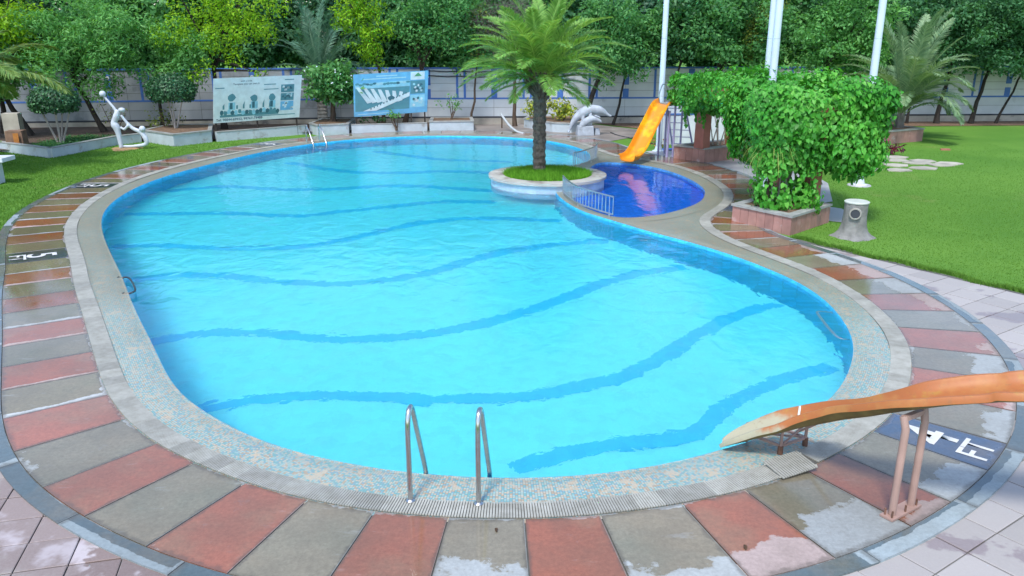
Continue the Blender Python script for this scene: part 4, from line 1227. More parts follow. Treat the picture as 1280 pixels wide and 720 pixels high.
# curved low railings on the divider
def railing(label, pts, h=.44):
    C = resample(crom(pts, 10, False), .115, False)
    t = thing("curved_railing", (*C[0], 0), label, "railing", "steel railings beside the palm island")
    for z in (.07, h): MB().tube([(x, y, z) for x, y in C], .017, 6).build("rail", M_RAILING, t, smooth=True)
    for i in range(len(C)): MB().tube([(*C[i], .07), (*C[i], h)], .009, 6).build("baluster", M_RAILING, t, smooth=True)
    for i in (1, len(C) // 2, len(C) - 2): MB().tube([(*C[i], -.01), (*C[i], .07)], .018, 6).build("foot", M_RAILING, t, smooth=True)
railing("low curved steel railing on the divider in front of the palm island", [(1.22, 19.0), (1.30, 18.25), (1.48, 17.5), (1.80, 16.85), (2.10, 16.35)])
railing("low curved steel railing on the divider behind the palm island", [(1.75, 22.9), (2.05, 23.35), (2.35, 23.95), (2.55, 24.5), (2.66, 25.1)])

# ------------------------------------------------------------------ far slide
def chute(path, sec, t, name, mat, width_fn=None, roll=None, h_fn=None, under=None):
    """open trough swept along path; sec: (side, up) points of its inner face"""
    P = [Vector(p) for p in path]; k = len(sec); v, f = [], []
    th = .022
    for i, p in enumerate(P):
        d = (P[min(i + 1, len(P) - 1)] - P[max(i - 1, 0)]).normalized()
        s = d.cross(Vector((0, 0, 1))).normalized(); u = s.cross(d).normalized()
        if roll: 
            q = Matrix.Rotation(roll(i / (len(P) - 1)), 3, d); s = q @ s; u = q @ u
        w = width_fn(i / (len(P) - 1)) if width_fn else 1.0
        h = float(h_fn(i / (len(P) - 1))) if h_fn else 1.0
        ring = [p + s * a * w + u * b * h for a, b in sec]
        low = [p + s * a * w * 1.03 + u * (b * h - th * 1.3) for a, b in sec]
        v += ring + low[::-1]
    m_ = 2 * k
    for i in range(len(P) - 1):
        for q in range(m_):
            q2 = (q + 1) % m_
            f.append((i * m_ + q, i * m_ + q2, (i + 1) * m_ + q2, (i + 1) * m_ + q))
    f.append(tuple(reversed(range(m_)))); f.append(tuple((len(P) - 1) * m_ + q for q in range(m_)))
    mb = MB(); mb.add(v, f); o = mb.build(name, mat, t, smooth=True)
    if under:
        o.data.materials.append(under)
        for j, pl_ in enumerate(o.data.polygons):
            if j < (len(P) - 1) * m_ and k <= j % m_ < 2 * k - 1: pl_.material_index = 1
    bm = bmesh.new(); bm.from_mesh(o.data); bmesh.ops.recalc_face_normals(bm, faces=bm.faces); bm.to_mesh(o.data); bm.free()
    return o
def smooth3(pts, n=6):
    P = np.array(pts, float); out = []; N = len(P)
    for i in range(N - 1):
        p0, p1, p2, p3 = (P[min(max(i + k - 1, 0), N - 1)] for k in range(4))
        for t in np.linspace(0, 1, n, endpoint=False):
            out.append(.5 * ((2 * p1) + (-p0 + p2) * t + (2 * p0 - 5 * p1 + 4 * p2 - p3) * t * t + (-p0 + 3 * p1 - 3 * p2 + p3) * t ** 3))
    out.append(P[-1]); return out
def slide_mat(name, col, hot, cold, wear, old):
    t = NT(name); p = t.pos()
    a = t.noise(2.6, p, 4, .6); b = t.noise(7, p, 4, .65)
    c = t.mix(t.step(a, .48, .66), col, hot); c = t.mix(t.math('MULTIPLY', t.step(b, .55, .72), .6), c, cold)
    if old:
        sx = t.node("ShaderNodeSeparateXYZ"); t.l.new(p, sx.inputs[0])
        wz = t.step(t.math('ADD', sx.outputs[2], t.math('MULTIPLY', t.math('SUBTRACT', t.noise(4, p, 5, .65), .5), .35)), .40, .30)
        c = t.mix(wz, c, wear)
    c = t.mix(t.math('MULTIPLY', t.step(t.noise(22, p, 6, .75), .56, .66), .35 if old else .1), c, (.20, .11, .05))
    return t.done(t.principled(c, .5 if old else .38, t.bump(b, .15, .004), spec=.4))
M_SLIDE = slide_mat("bright_orange_fibreglass", (.72, .25, .015), (.80, .42, .012), (.66, .20, .02), None, False)
M_SLIDE2 = slide_mat("faded_orange_fibreglass", (.36, .12, .035), (.40, .17, .05), (.36, .21, .035), (.36, .34, .24), True)
SEC = [(-.30, .155), (-.27, .175), (-.245, .15), (-.235, .07), (-.19, .01), (-.09, -.01), (.09, -.01), (.19, .01), (.235, .07), (.245, .15), (.27, .175), (.30, .155)]
SEC = SEC[::-1]
sl = thing("pool_slide", (4.6, 25.2, -.02), "bright orange slide with ladder running into the small blue pool", "slide")
chute(smooth3([(4.80, 25.5, 1.60), (4.60, 25.22, 1.52), (4.30, 24.8, 1.08), (4.02, 24.42, .66), (3.80, 24.1, .34), (3.60, 23.82, .17), (3.38, 23.52, .14)]), SEC, sl, "chute", M_SLIDE)
MB().box((4.98, 25.74, 1.60), (.62, .52, .05), R(36)).build("platform", M_LEDGE, sl)
for p in ((4.66, 25.62), (5.06, 25.28)): MB().tube([(*p, -.02), (*p, 1.58)], .032, 8).build("post", M_LILAC, sl, smooth=True)
MB().tube([(4.86, 25.18, -.02), (4.86, 25.18, 1.42)], .045, 10).build("post", M_LILAC, sl, smooth=True)
for p in ((4.95, 26.1), (5.4, 25.85)): MB().tube([(*p, -.02), (*p, 1.58)], .032, 8).build("post", M_LILAC, sl, smooth=True)
for a, b in (((4.92, 26.05, 1.62), (5.40, 27.0, 0)), ((5.45, 25.85, 1.62), (6.05, 26.8, 0))):
    MB().beam(a, b, .05, .03).build("ladder_side", M_LILAC, sl); 
for q in range(6):
    f = .12 + q * .15; a = Vector((4.92, 26.05, 1.62)).lerp(Vector((5.40, 27.0, 0)), f); b = Vector((5.45, 25.85, 1.62)).lerp(Vector((6.05, 26.8, 0)), f)
    MB().beam(a, b, .06, .02).build("rung", M_LILAC, sl)
for o_ in ((4.62, 25.62), (5.12, 25.28)):
    p = Vector((*o_, 1.6)); q = Vector((o_[0] + .34, o_[1] + .46, 1.6))
    MB().tube(smooth3([p, p + Vector((-.03, 0, .28)), p + Vector((.10, .14, .58)), q + Vector((-.06, -.08, .46)), q]), .02, 7).build("handrail", M_RAILING, sl, smooth=True)
scw = thing("screen_wall", (7.0, 28.7, -.04), "low white screen wall behind the orange slide ladder", "wall")
MB().box((7.0, 28.7, .62), (3.5, .14, 1.32), R(4)).build("wall", M_WHITE, scw); MB().box((7.0, 28.62, 1.02), (3.48, .012, .05), R(4)).build("blue_band", M_BLUE, scw)
for q in range(4): MB().box((7.75, 28.70, .45 + q * .2), (.07, .15, .06), R(4)).build("blue_mark", M_BLUE, scw)
r = np.random.default_rng(4)
def bush(name, label, c, rad, mat, seed, n=14, per=60, L=.1, W=.06, cat="shrub", group=None, stems=True, base_z=0.0, up=.5, bark=None, rm=.5):
    t = thing(name, (c[0], c[1], base_z), label, cat, group)
    cl = clump_cloud(c, [q * .8 for q in rad], n, seed, min(rad) * .28 * 2 * rm, min(rad) * .45 * 2 * rm, .5, floor=base_z + .05)
    link("foliage", crown_mesh("foliage", cl, per, L, W, seed, up, off=t.location), mat, t)
    if stems:
        mb = MB(); q_ = random.Random(seed)
        for i in range(5):
            e = cl[i][0]; mb.tube([(c[0] + q_.uniform(-.06, .06), c[1] + q_.uniform(-.06, .06), base_z), ((c[0] + e[0]) / 2 + q_.uniform(-.05, .05), (c[1] + e[1]) / 2, (base_z + e[2]) / 2), tuple(e)], [.022, .016, .008], 5)
        mb.build("stems", bark or M_BARK, t)
    return t
bush("flowering_shrub", "low rust red flowering shrubs beside the orange slide post", (5.0, 27.5, .18), (.55, .4, .22), G_FLW, 21, 12, 50, .07, .05, stems=False)
bs = thing("blue_sheet", (5.15, 27.0, -.03), "crumpled bright blue plastic sheet on the grass behind the slide", "sheet")
mb = MB(); nx, ny = 12, 7; rq = random.Random(9); v = [(4.95 + i * .055, 26.85 + j * .055, -.01 + .035 * rq.random()) for j in range(ny) for i in range(nx)]
mb.add(v, [(j * nx + i, j * nx + i + 1, (j + 1) * nx + i + 1, (j + 1) * nx + i) for j in range(ny - 1) for i in range(nx - 1)])
o = mb.build("folds", plain("blue_plastic", (.03, .16, .62), .35, .1, 6, 0), bs, smooth=True); so = o.modifiers.new("s", 'SOLIDIFY'); so.thickness = .004

# ------------------------------------------------------------------ poles
for lab, (x, y), pad in (("white pole rising behind the top of the orange slide", (4.87, 26.75), False), ("shaded farther pole of the pair rising out of the vine", (7.32, 23.7), False),
                         ("bright nearer pole of the pair rising out of the vine", (6.38, 20.2), False), ("white pole at the right side of the vine, on a round pad in the lawn", (8.9, 20.35), True)):
    t = thing("light_pole", (x, y, -.04), lab, "pole", "tall white poles by the pergola")
    for k in range(5):
        MB().lathe([(.094 - .003 * k, 0), (.094 - .003 * k, 1.795)], (x, y, -.04 + 1.8 * k), 18).build("tube_section", M_POLE, t, smooth=True)
    MB().lathe([(.20, 0), (.20, .03), (.13, .05), (.105, .16)], (x, y, -.035), 18).build("base_flange", M_WHITE if pad else M_POLE, t)
    if pad: MB().lathe([(.30, 0), (.28, .03)], (x, y, -.045), 22).build("pad", M_PATIO, t)

# ------------------------------------------------------------------ pergola, planters, vine
ring_planter("granite_planter", "red granite planter of the pergola in front of the vine beside the deck", [(4.50, 16.05), (5.32, 14.9), (6.50, 16.05), (5.68, 17.2)], .36, M_PLANTER, M_LEDGE, panel=.205, lw=.16, group="red granite planters")
ring_planter("granite_planter", "red granite planter of the pergola behind the small blue pool", [(5.02, 24.92), (5.78, 24.08), (7.7, 25.4), (6.9, 26.3)], .42, M_PLANTER, M_LEDGE, panel=.22, lw=.16, group="red granite planters")
ring_planter("granite_planter", "small red granite planter under the fan shaped palm on the right lawn", [(12.75, 30.2), (13.4, 28.6), (15.0, 29.5), (14.3, 31.1)], .44, M_PLANTER, M_LEDGE, panel=.4, lw=.16, group="red granite planters")
pg = thing("pergola", (6.2, 20.5, -.04), "vine covered pergola on red columns beside the small blue pool", "pergola")
colz = {}
for (x, y, z) in ((6.16, 16.42, .33), (5.62, 16.75, .33), (5.72, 24.28, .40), (6.9, 25.3, .40)):
    MB().box((x, y, (z + 2.08) / 2), (.34, .34, 2.08 - z), R(38), taper=.92).build("column", M_COLUMN, pg, bevel=.012)
for a, b in (((6.32, 17.0, 2.08), (6.95, 25.6, 2.12)), ((5.57, 17.0, 2.08), (5.75, 24.6, 2.12))): MB().beam(a, b, .14, .16).build("beam", M_COLUMN, pg)
for q in range(9):
    y = 16.4 + q * 1.02; MB().beam((5.2 + .05 * q, y + .3, 2.19), (7.2 + .02 * q, y + .1, 2.19), .07, .10).build("cross_beam", M_COLUMN, pg)

def superell(n, c, h, r, e=.55, zmin=-1.0):
    d = unit(r.normal(0, 1, (n, 3))); s = np.sign(d) * np.abs(d) ** e; s /= np.max(np.abs(s), axis=1)[:, None] ** .6
    m = s[:, 2] > zmin; s, d = s[m], d[m]
    return np.array(c) + s * np.array(h), d
def vine(label, lumps, n, seed, L, singles, base, strands=34):
    r = np.random.default_rng(seed); t = thing("climbing_vine", base, label, "vine", "vines over the pergola")
    PP, NN = [], []
    tot = sum(l[2] for l in lumps)
    for c, h, wgt in lumps:
        P, N = superell(int(n * wgt / tot), c, h, r)
        wave = .10 * np.sin(P[:, 0] * 4.1 + seed) + .10 * np.sin(P[:, 1] * 3.3) + .09 * np.sin(P[:, 2] * 5 + P[:, 0] * 2) + r.normal(0, .05, len(P))
        P = P + N * wave[:, None] - N * r.uniform(0, .16, len(P))[:, None]
        PP.append(P); NN.append(N)
    for q in range(strands):          # trailing shoots under the eaves of the mass
        c, h, _ = lumps[r.integers(len(lumps) - 1 if len(lumps) > 3 else len(lumps))]; a = r.uniform(-2.9, -.1); m_ = int(r.integers(6, 15))
        p0 = np.array([c[0] + math.cos(a) * h[0] * .95, c[1] + math.sin(a) * h[1] * .95, c[2] - h[2] * .5])
        z = np.linspace(0, r.uniform(.25, .65), m_)
        PP.append(p0 + np.stack([.03 * np.sin(z * 9 + q), .03 * np.cos(z * 7), -z], 1)); NN.append(np.tile([math.cos(a), math.sin(a), .2], (m_, 1)))
    P = np.vstack(PP); N = np.vstack(NN)
    N = unit(N + r.normal(0, .38, N.shape) + np.array([0, -.1, .35]))
    down = np.tile(np.array([0, 0, -1.0]), (len(P), 1)) + r.normal(0, .45, P.shape)
    T = unit(down - N * np.sum(down * N, axis=1)[:, None])
    a = np.clip(.5 + .25 * np.sin(P[:, 0] * 2.2 + P[:, 2] * 3) * np.sin(P[:, 1] * 1.7) + r.normal(0, .2, len(P)), 0, 1)
    # the leaves that show largest stand alone
    toward = np.array([0, 0, 3.6]) - P; toward = unit(toward)
    score = np.sum(N * toward, axis=1) + r.uniform(0, .5, len(P)) - .02 * P[:, 1] * 4
    big = np.argsort(-score)[:singles] if singles else np.array([], int)
    keep = np.ones(len(P), bool); keep[big] = False
    V, F = heart_leaves(P[keep], N[keep], T[keep], L * r.choice([.65, .85, 1.0, 1.2], keep.sum()), r)
    link("foliage", mesh_np("foliage", V - np.array(base), F, attrs={"rnd": np.repeat(a[keep], 6)}), G_VIN, t)["kind"] = "stuff"
    if singles:
        shared = []
        for q in range(5):
            V, F = heart_leaves(np.zeros((1, 3)), np.array([[0, 0, 1.]]), np.array([[1., 0, 0]]), np.array([L * 1.08]), r)
            me = mesh_np("leaf", V, F, attrs={"rnd": np.full(6, .3 + q * .15)}); me.materials.append(G_VIN); shared.append(me)
        for j in big:
            o = bpy.data.objects.new("leaf", shared[random.randrange(5)]); COL.objects.link(o); o.parent = t
            z = Vector(N[j]); x = Vector(T[j]); y = z.cross(x)
            mt = Matrix((x, y, z)).transposed().to_4x4(); mt.translation = Vector(P[j]) + z * .02 - Vector(base); o.matrix_local = mt
    mb = MB(); q_ = random.Random(seed)
    for i in range(9):
        x, y = base[0] + q_.uniform(-.3, .3), base[1] + q_.uniform(-.3, .3)
        mb.tube([(x, y, base[2]), (x + q_.uniform(-.2, .2), y + q_.uniform(-.2, .2), 1.0), (x + q_.uniform(-.5, .5), y + q_.uniform(-.3, .5), 2.2)], [.02, .016, .01], 5)
    mb.build("stems", M_BARKP, t)
    return t
vine("broad mass of bright green heart leaved vine over the front of the pergola", [((6.10, 17.0, 2.14), (1.34, 1.5, .54), 6), ((6.10, 16.85, 1.80), (1.32, 1.32, .62), 5), ((6.10, 16.95, 2.05), (1.15, 1.25, .42), 3), ((6.0, 16.5, 1.6), (1.05, .9, .55), 2.6), ((5.55, 15.95, .95), (.50, .42, .72), 1.6),
      ((6.2, 20.2, 2.45), (1.25, 2.9, .28), 3)], 36000, 31, .092, 300, (5.6, 16.3, .33))
vine("smaller mass of green vine over the back columns of the pergola", [((6.4, 24.2, 2.12), (1.42, 1.5, .45), 4), ((5.55, 24.0, 1.9), (.55, .5, .42), 1), ((7.6, 23.6, 1.3), (.6, .7, .8), 1.4)], 12500, 32, .096, 0, (6.5, 25.2, .39))

sp = thing("strap_leaf_plant", (5.15, 15.9, .33), "drooping plant with long thin yellowing leaves in the front granite planter", "plant")
r = np.random.default_rng(8); V, F, A = [], [], []
for q in range(80):
    a = r.uniform(0, 6.28); ln = r.uniform(.7, 1.1); el = r.uniform(.6, 1.35); p = np.array([5.15, 15.9, .33 + r.uniform(.85, 1.15)]); d = np.array([math.cos(a), math.sin(a), 0.]); sd_ = np.array([-d[1], d[0], 0]); z = el; col = float(np.clip(r.normal(.55, .25), 0, 1))
    for s in range(6):
        w0, w1 = .016 * (1 - s / 6.5), .016 * (1 - (s + 1) / 6.5); st_ = d * math.cos(z) + np.array([0, 0, math.sin(z)]); p2 = p + st_ * ln / 6
        V += [p - sd_ * w0, p + sd_ * w0, p2 + sd_ * w1, p2 - sd_ * w1]; F.append(tuple(range(len(V) - 4, len(V)))); A += [col] * 4; p = p2; z -= .52
link("leaves", mesh_np("leaves", np.array(V) - np.array(sp.location), np.array(F), attrs={"rnd": A}), leaf_mat("strap_leaves", (.06, .14, .02), (.15, .30, .05), (.36, .40, .10), .4, .25), sp)
MB().tube([(5.15, 15.9, .32), (5.14, 15.9, .8), (5.15, 15.9, 1.35)], [.035, .028, .02], 6).build("stem", M_BARK, sp)

# stump shaped litter bin
st = thing("stump_bin", (6.5, 14.85, -.04), "grey concrete bin shaped like a tree stump on the lawn edge", "bin")
mb = MB(); mb.lathe([(.38, 0), (.30, .05), (.25, .12), (.222, .24), (.208, .42), (.21, .62), (.212, .66)], (6.5, 14.85, -.04), 36, lambda a, z: 1 + (.16 * max(0, math.cos(4 * a + 1)) ** 2) * max(0, 1 - z / .25) + .03 * math.sin(9 * a + z * 5))
mb.build("trunk_body", plain("weathered_concrete_bark", (.20, .20, .19), .8, .3, 5, .7, 22, bdist=.02, dirt=((.11, .11, .10), 5, .58)), st, smooth=True)
MB().lathe([(.208, 0), (.225, .012), (.225, .03), (.205, .042)], (6.5, 14.85, .615), 30).build("lid", plain("pale_lid", (.46, .50, .46), .6, .12, 6, .2, 30), st)
dv = Vector((-.45, -1, 0)).normalized(); c0 = Vector((6.5, 14.85, .45))
mb = MB(); ring = []
s_ = Vector((-dv.y, dv.x, 0)); nn_ = 20
v, f = [], []
for k in range(nn_):
    a = 2 * math.pi * k / nn_; e = s_ * math.cos(a) + Vector((0, 0, 1)) * math.sin(a)
    v += [c0 + dv * .16 + e * .115, c0 + dv * .26 + e * .105, c0 + dv * .26 + e * .085, c0 + dv * .19 + e * .08]
for k in range(nn_):
    k2 = (k + 1) % nn_
    for q in range(3): f.append((k * 4 + q, k2 * 4 + q, k2 * 4 + q + 1, k * 4 + q + 1))
mb.add(v, f); mb.build("opening_collar", plain("pale_collar", (.30, .29, .26), .7, .1, 6, .2, 30), st, smooth=True)
MB().tube([c0 + dv * .18, c0 + dv * .248], .084, 20).build("opening", M_BLACK, st)  # solid black disc; its colour stands in for the shade inside the hole

# fan palm, red plant, flagstones
palm("grey green fan shaped palm with arching fronds on the right lawn", (14.25, 29.85, .40), .55, .17, .12,
     [(10, 82, 3.5, .7, 90, .58, .042, .35), (12, 68, 3.2, 1.5, 90, .58, .042, .3), (11, 56, 2.9, 1.9, 86, .54, .042, .3), (10, 42, 2.5, 2.0, 80, .52, .042, .25)],
     G_PLG, bark_mat("palm_sheath", (.12, .11, .10), (.26, .25, .24)), 41, start_r=.1)
bush("red_leaf_plant", "low purple red leaved plant beside the small granite planter", (12.15, 25.8, .25), (.45, .4, .3), G_RED, 23, 12, 60, .16, .06)
fp = [(10.2, 22.9), (11.0, 22.75), (11.9, 23.1), (12.7, 23.7), (10.5, 23.6), (11.35, 23.65), (12.2, 24.1), (10.9, 24.3), (11.8, 24.6), (12.6, 24.5), (11.2, 25.0), (12.1, 25.3), (13.1, 24.0), (10.0, 23.5)]
rq = random.Random(5)
FLAB = [None] * len(fp)
for row, ids in (("front", (0, 1, 2)), ("second", (13, 4, 5, 3)), ("third", (7, 6, 12)), ("fourth", (8, 9)), ("back", (10, 11))):
    for q, j in enumerate(ids): FLAB[j] = ("first", "second", "third", "fourth")[q] + " pale flagstone from the left in the " + row + " row of the lawn patch"
for i, (x, y) in enumerate(fp):
    k = 6; a0 = rq.random() * 6
    poly = [(x + math.cos(a0 + 2 * math.pi * q / k) * rq.uniform(.33, .44), y + math.sin(a0 + 2 * math.pi * q / k) * rq.uniform(.26, .36)) for q in range(k)]
    tag(MB().prism(poly, -.05, -.008).build("flagstone", M_FLAG), FLAB[i], "flagstone", "flagstones in the lawn")
tag(MB().prism([(14.4, 27.0), (14.7, 26.95), (14.75, 27.12), (14.45, 27.15)], -.045, .01).build("brick_fragment", M_COLUMN), "small reddish brick fragment lying on the right lawn", "brick")

# ------------------------------------------------------------------ sculptures
dol = thing("dolphin_sculpture", (2.85, 31.3, -.03), "pale grey stone sculpture of two leaping dolphins on a block", "sculpture")
mb = MB(); bx, by = 2.85, 31.3
mb.tube(smooth3([(bx - .62, by, .16), (bx - .52, by, .42), (bx - .34, by, .66), (bx - .06, by, .86), (bx + .28, by, .94), (bx + .60, by, .88), (bx + .84, by, .74), (bx + .98, by, .70)], 4), [.045, .055, .065, .08, .095, .11, .125, .14, .155, .17, .18, .19, .195, .195, .195, .19, .185, .18, .17, .16, .14, .12, .09, .07, .06, .05, .045, .04, .035][:29], 12)
mb.box((bx + .10, by, 1.10), (.22, .05, .18), ry=.5, taper=.4); mb.box((bx - .16, by - .16, .50), (.16, .06, .42), ry=.3, taper=.5); mb.box((bx - .66, by, .10), (.10, .36, .06), ry=.3)
mb.box((bx + .42, by - .2, .70), (.30, .16, .05), ry=.35, taper=.6)
link("upper_dolphin", shift(fused(mb, .025), dol.location), M_STONEGREY, dol)
mb = MB(); mb.tube(smooth3([(bx - .20, by - .18, .30), (bx - .05, by - .2, .48), (bx + .18, by - .2, .60), (bx + .42, by - .2, .58), (bx + .58, by - .2, .48)], 4), [.10, .11, .12, .13, .14, .14, .14, .14, .13, .12, .11, .10, .08, .07, .06, .05, .04], 12)
mb.box((bx + .16, by - .2, .78), (.16, .05, .14), ry=.5, taper=.4)
link("lower_dolphin", shift(fused(mb, .025), dol.location), M_STONEGREY, dol)
MB().box((bx - .04, by - .05, .16), (.66, .5, .38), .1, taper=.9).build("block", M_STONEGREY, dol, bevel=.03)
MB().box((bx + .42, by + .05, .10), (.22, .3, .26), .3, taper=.8).build("side_block", M_STONEGREY, dol, bevel=.03)

sx_, sy_ = -13.25, 27.3
scu = thing("figure_sculpture", (sx_, sy_, -.04), "white abstract sculpture of a slim figure raising a ball with a bending companion", "sculpture")
mb = MB()
mb.tube(smooth3([(sx_, sy_, 0), (sx_ - .02, sy_, .35), (sx_ - .06, sy_, .65), (sx_ - .13, sy_, .84), (sx_ - .05, sy_, 1.0), (sx_ + .02, sy_, 1.15), (sx_ + .06, sy_, 1.26)], 4),
        [.07, .072, .075, .08, .085, .09, .095, .105, .115, .125, .13, .125, .11, .10, .095, .10, .105, .11, .11, .105, .10, .09, .08, .07, .06], 12)
mb.tube(smooth3([(sx_ + .02, sy_, 1.2), (sx_ - .12, sy_, 1.42), (sx_ - .27, sy_, 1.62), (sx_ - .36, sy_, 1.72)], 4), [.06, .055, .05, .05, .045, .045, .042, .04, .04, .036, .036, .036, .036], 10)
mb.sphere((sx_ + .19, sy_, 1.27), .10, 14, (1.2, 1, .8))
link("standing_figure", shift(fused(mb, .022), scu.location), M_SCULPT, scu)
MB().sphere((sx_ - .37, sy_, 1.79), .105, 18).build("ball", M_SCULPT, scu, smooth=True)
mb = MB()
mb.tube(smooth3([(sx_ + .14, sy_, 1.10), (sx_ + .28, sy_ + .03, .86), (sx_ + .45, sy_ + .05, .66), (sx_ + .66, sy_ + .05, .55), (sx_ + .80, sy_ + .05, .40), (sx_ + .84, sy_ + .05, .14), (sx_ + .40, sy_ + .05, .06), (sx_ + .05, sy_ + .02, .06)], 4), [.04, .04, .045, .05, .05, .055, .06, .06, .065, .065, .07, .07, .07, .07, .075, .08, .08, .085, .08, .075, .07, .065, .06, .055, .05, .05, .05, .045, .04], 10)
mb.tube([(sx_ + .36, sy_, .78), (sx_ + .18, sy_, .62), (sx_ + .06, sy_, .70)], .05, 8); mb.sphere((sx_ + .78, sy_ + .03, .64), .11, 12)
link("bending_figure", shift(fused(mb, .022), scu.location), M_SCULPT, scu)
MB().lathe([(.48, 0), (.42, .03), (.3, .045)], (sx_ + .12, sy_, -.03), 18, lambda a, z: 1 + .2 * math.sin(3 * a)).build("earth_pad", plain("ochre_earth", (.32, .21, .10), .9, .3, 8, .4, 40), scu)

# ------------------------------------------------------------------ left edge: bench, pedestal
bn = thing("concrete_bench", (-13.4, 20.5, -.04), "white concrete bench end standing on the lawn at the left edge", "bench")
MB().box((-13.98, 20.62, .60), (2.0, .62, .11), R(3)).build("seat", M_WHITE, bn, bevel=.01)
for x in (-13.32, -14.6): MB().box((x, 20.62 - .05, .255), (.12, .50, .59), R(3)).build("leg", M_WHITE, bn, bevel=.008)
ped = thing("stone_pedestal", (-16.5, 26.9, -.04), "brown stone pedestal with an orange panel left of the clipped dark tree", "pedestal")
MB().box((-16.5, 26.9, .30), (.55, .5, .68), .2, taper=.92).build("block", plain("brown_pedestal_stone", (.20, .12, .08), .8, .3, 5, .4, 30), ped, bevel=.01)
MB().box((-16.35, 26.62, .40), (.16, .03, .34), .2).build("orange_panel", plain("orange_panel", (.42, .16, .03), .6, .2, 5, .1, 30), ped)
MB().box((-16.9, 27.5, .55), (.5, .4, 1.2), .2).build("grey_back_block", M_PLINTH, ped)
bush("yellow_shrub", "small yellow green shrub at the left edge by the stone pedestal", (-16.75, 25.9, .3), (.32, .3, .3), G_YEL, 91, 8, 50, .09, .05)

# ------------------------------------------------------------------ pipe on the rear paving
pp = thing("plastic_pipe", (.42, 30.95, 0), "bent pale plastic pipe propped up on the rear paving", "pipe")
MB().tube(smooth3([(.46, 31.5, .0), (.18, 31.9, .05), (-.12, 32.6, .22), (-.40, 33.5, .50), (-.44, 33.7, .56)], 5), .045, 8).build("tube", plain("grey_plastic", (.42, .46, .48), .5, .1, 6, 0), pp, smooth=True)
MB().tube([(-.42, 33.72, .54), (-.42, 33.72, -.02)], .03, 6).build("prop", M_BARK, pp)
hs = thing("garden_hose", (4.2, 29.6, -.02), "thin dark hose lying across the ground right of the dolphins", "hose")
MB().tube(smooth3([(3.9, 32.0, -.005), (4.1, 31.0, -.01), (4.5, 30.0, -.01), (4.7, 29.0, -.01), (5.1, 28.5, -.01)], 6), .022, 6).build("hose", M_BLACK, hs)

# ------------------------------------------------------------------ grab handles and ladders
def bar_loop(name, label, pts, r, mat, cat, group=None):
    t = thing(name, pts[0], label, cat, group); MB().tube(smooth3(pts, 6), r, 8).build("bar", mat, t, smooth=True)
    d = (Vector(pts[1]) - Vector(pts[0])).normalized()
    for p in (pts[0], pts[-1]):
        q = Vector(p); MB().tube([q - d * .012, q + d * .012], r * 2.1, 10).build("fixing_plate", mat, t)
    return t
bar_loop("grab_handle", "dark metal grab handle on the left pool edge", [(-6.18, 12.02, -.02), (-6.05, 12.02, -.0), (-5.92, 11.88, .0), (-5.68, 11.48, .0), (-5.60, 11.28, -.0), (-5.72, 11.2, -.02)], .015, metal_mat("dull_dark_steel", (.13, .14, .14), .4), "handle", "grab handles on the pool walls")
bar_loop("grab_handle", "pale metal grab handle on the right pool wall", [(4.47, 10.55, -.10), (4.28, 10.56, -.07), (4.22, 10.35, -.06), (4.16, 9.75, -.06), (4.18, 9.52, -.07), (4.33, 9.50, -.10)], .018, M_RAILING, "handle", "grab handles on the pool walls")
def ladder(label, posts, h, dirv, reach, r=.021):
    t = thing("pool_ladder", (*posts[0], 0), label, "ladder", "steel pool ladders")
    d = Vector((*dirv, 0)).normalized(); ends = []
    for p in posts:
        b = Vector((*p, 0))
        P = [b, b + Vector((0, 0, h * .45)), b + Vector((0, 0, h * .80)) + d * .003, b + d * .035 + Vector((0, 0, h * .95)), b + d * .095 + Vector((0, 0, h)), b + d * .155 + Vector((0, 0, h * .93)), b + d * (reach * .55) + Vector((0, 0, h * .62)), b + d * (reach * .93) + Vector((0, 0, h * .10)), b + d * reach + Vector((0, 0, -.05)), b + d * (reach + .02) + Vector((0, 0, -.5))]
        MB().tube(smooth3(P, 6), r, 12).build("handrail", M_STEEL, t, smooth=True)
        MB().lathe([(r * 1.9, 0), (r * 1.9, .008), (r * 1.2, .02)], (p[0], p[1], .012), 16).build("base_collar", M_STEEL, t)
        ends.append(b + d * (reach + .015))
    for z in (-.2, -.42): MB().beam(ends[0] + Vector((0, 0, z)), ends[1] + Vector((0, 0, z)), .08, .03).build("tread", M_STEEL, t)
ladder("bright steel ladder handrails rising over the near pool edge", [(-.822, 5.665), (-.268, 5.622)], .80, (.16, 1), .48)
ladder("small distant steel ladder over the far left pool edge by the planters", [(-7.33, 28.78), (-6.93, 29.05)], .62, (.5, -.8), .72, .024)

# ------------------------------------------------------------------ near slide
ns = thing("old_slide", (3.1, 5.5, -.01), "faded orange slide chute on twin pink posts ending over the near pool edge", "slide")
SEC2 = [(-.275, .10), (-.255, .135), (-.225, .135), (-.205, .10), (-.18, .045), (-.11, .0), (0, -.012), (.11, .0), (.18, .045), (.205, .10), (.225, .135), (.255, .135), (.275, .10)][::-1]
PATH = [(1.93, 6.60, .03), (2.068, 6.529, .12), (2.277, 6.429, .25), (2.509, 6.320, .38), (2.725, 6.117, .54), (2.889, 5.85, .72), (3.082, 5.636, .89), (3.308, 5.513, 1.0), (3.541, 5.416, 1.07), (3.73, 5.311, 1.13), (4.4, 5.05, 1.28), (5.0, 4.75, 1.48), (5.6, 4.5, 1.70)]
chute(smooth3(PATH, 5), SEC2, ns, "chute", M_SLIDE2, lambda f: np.interp(f, [0, .08, .2, .38, .55, .7, 1], [.26, .48, .62, .60, .72, .84, .95]), h_fn=lambda f: np.interp(f, [0, .06, .15, .3, .6, 1], [.10, .35, .6, .8, .62, .8]), under=plain("olive_brown_underside", (.15, .11, .035), .6, .35, 6, .2, 30))
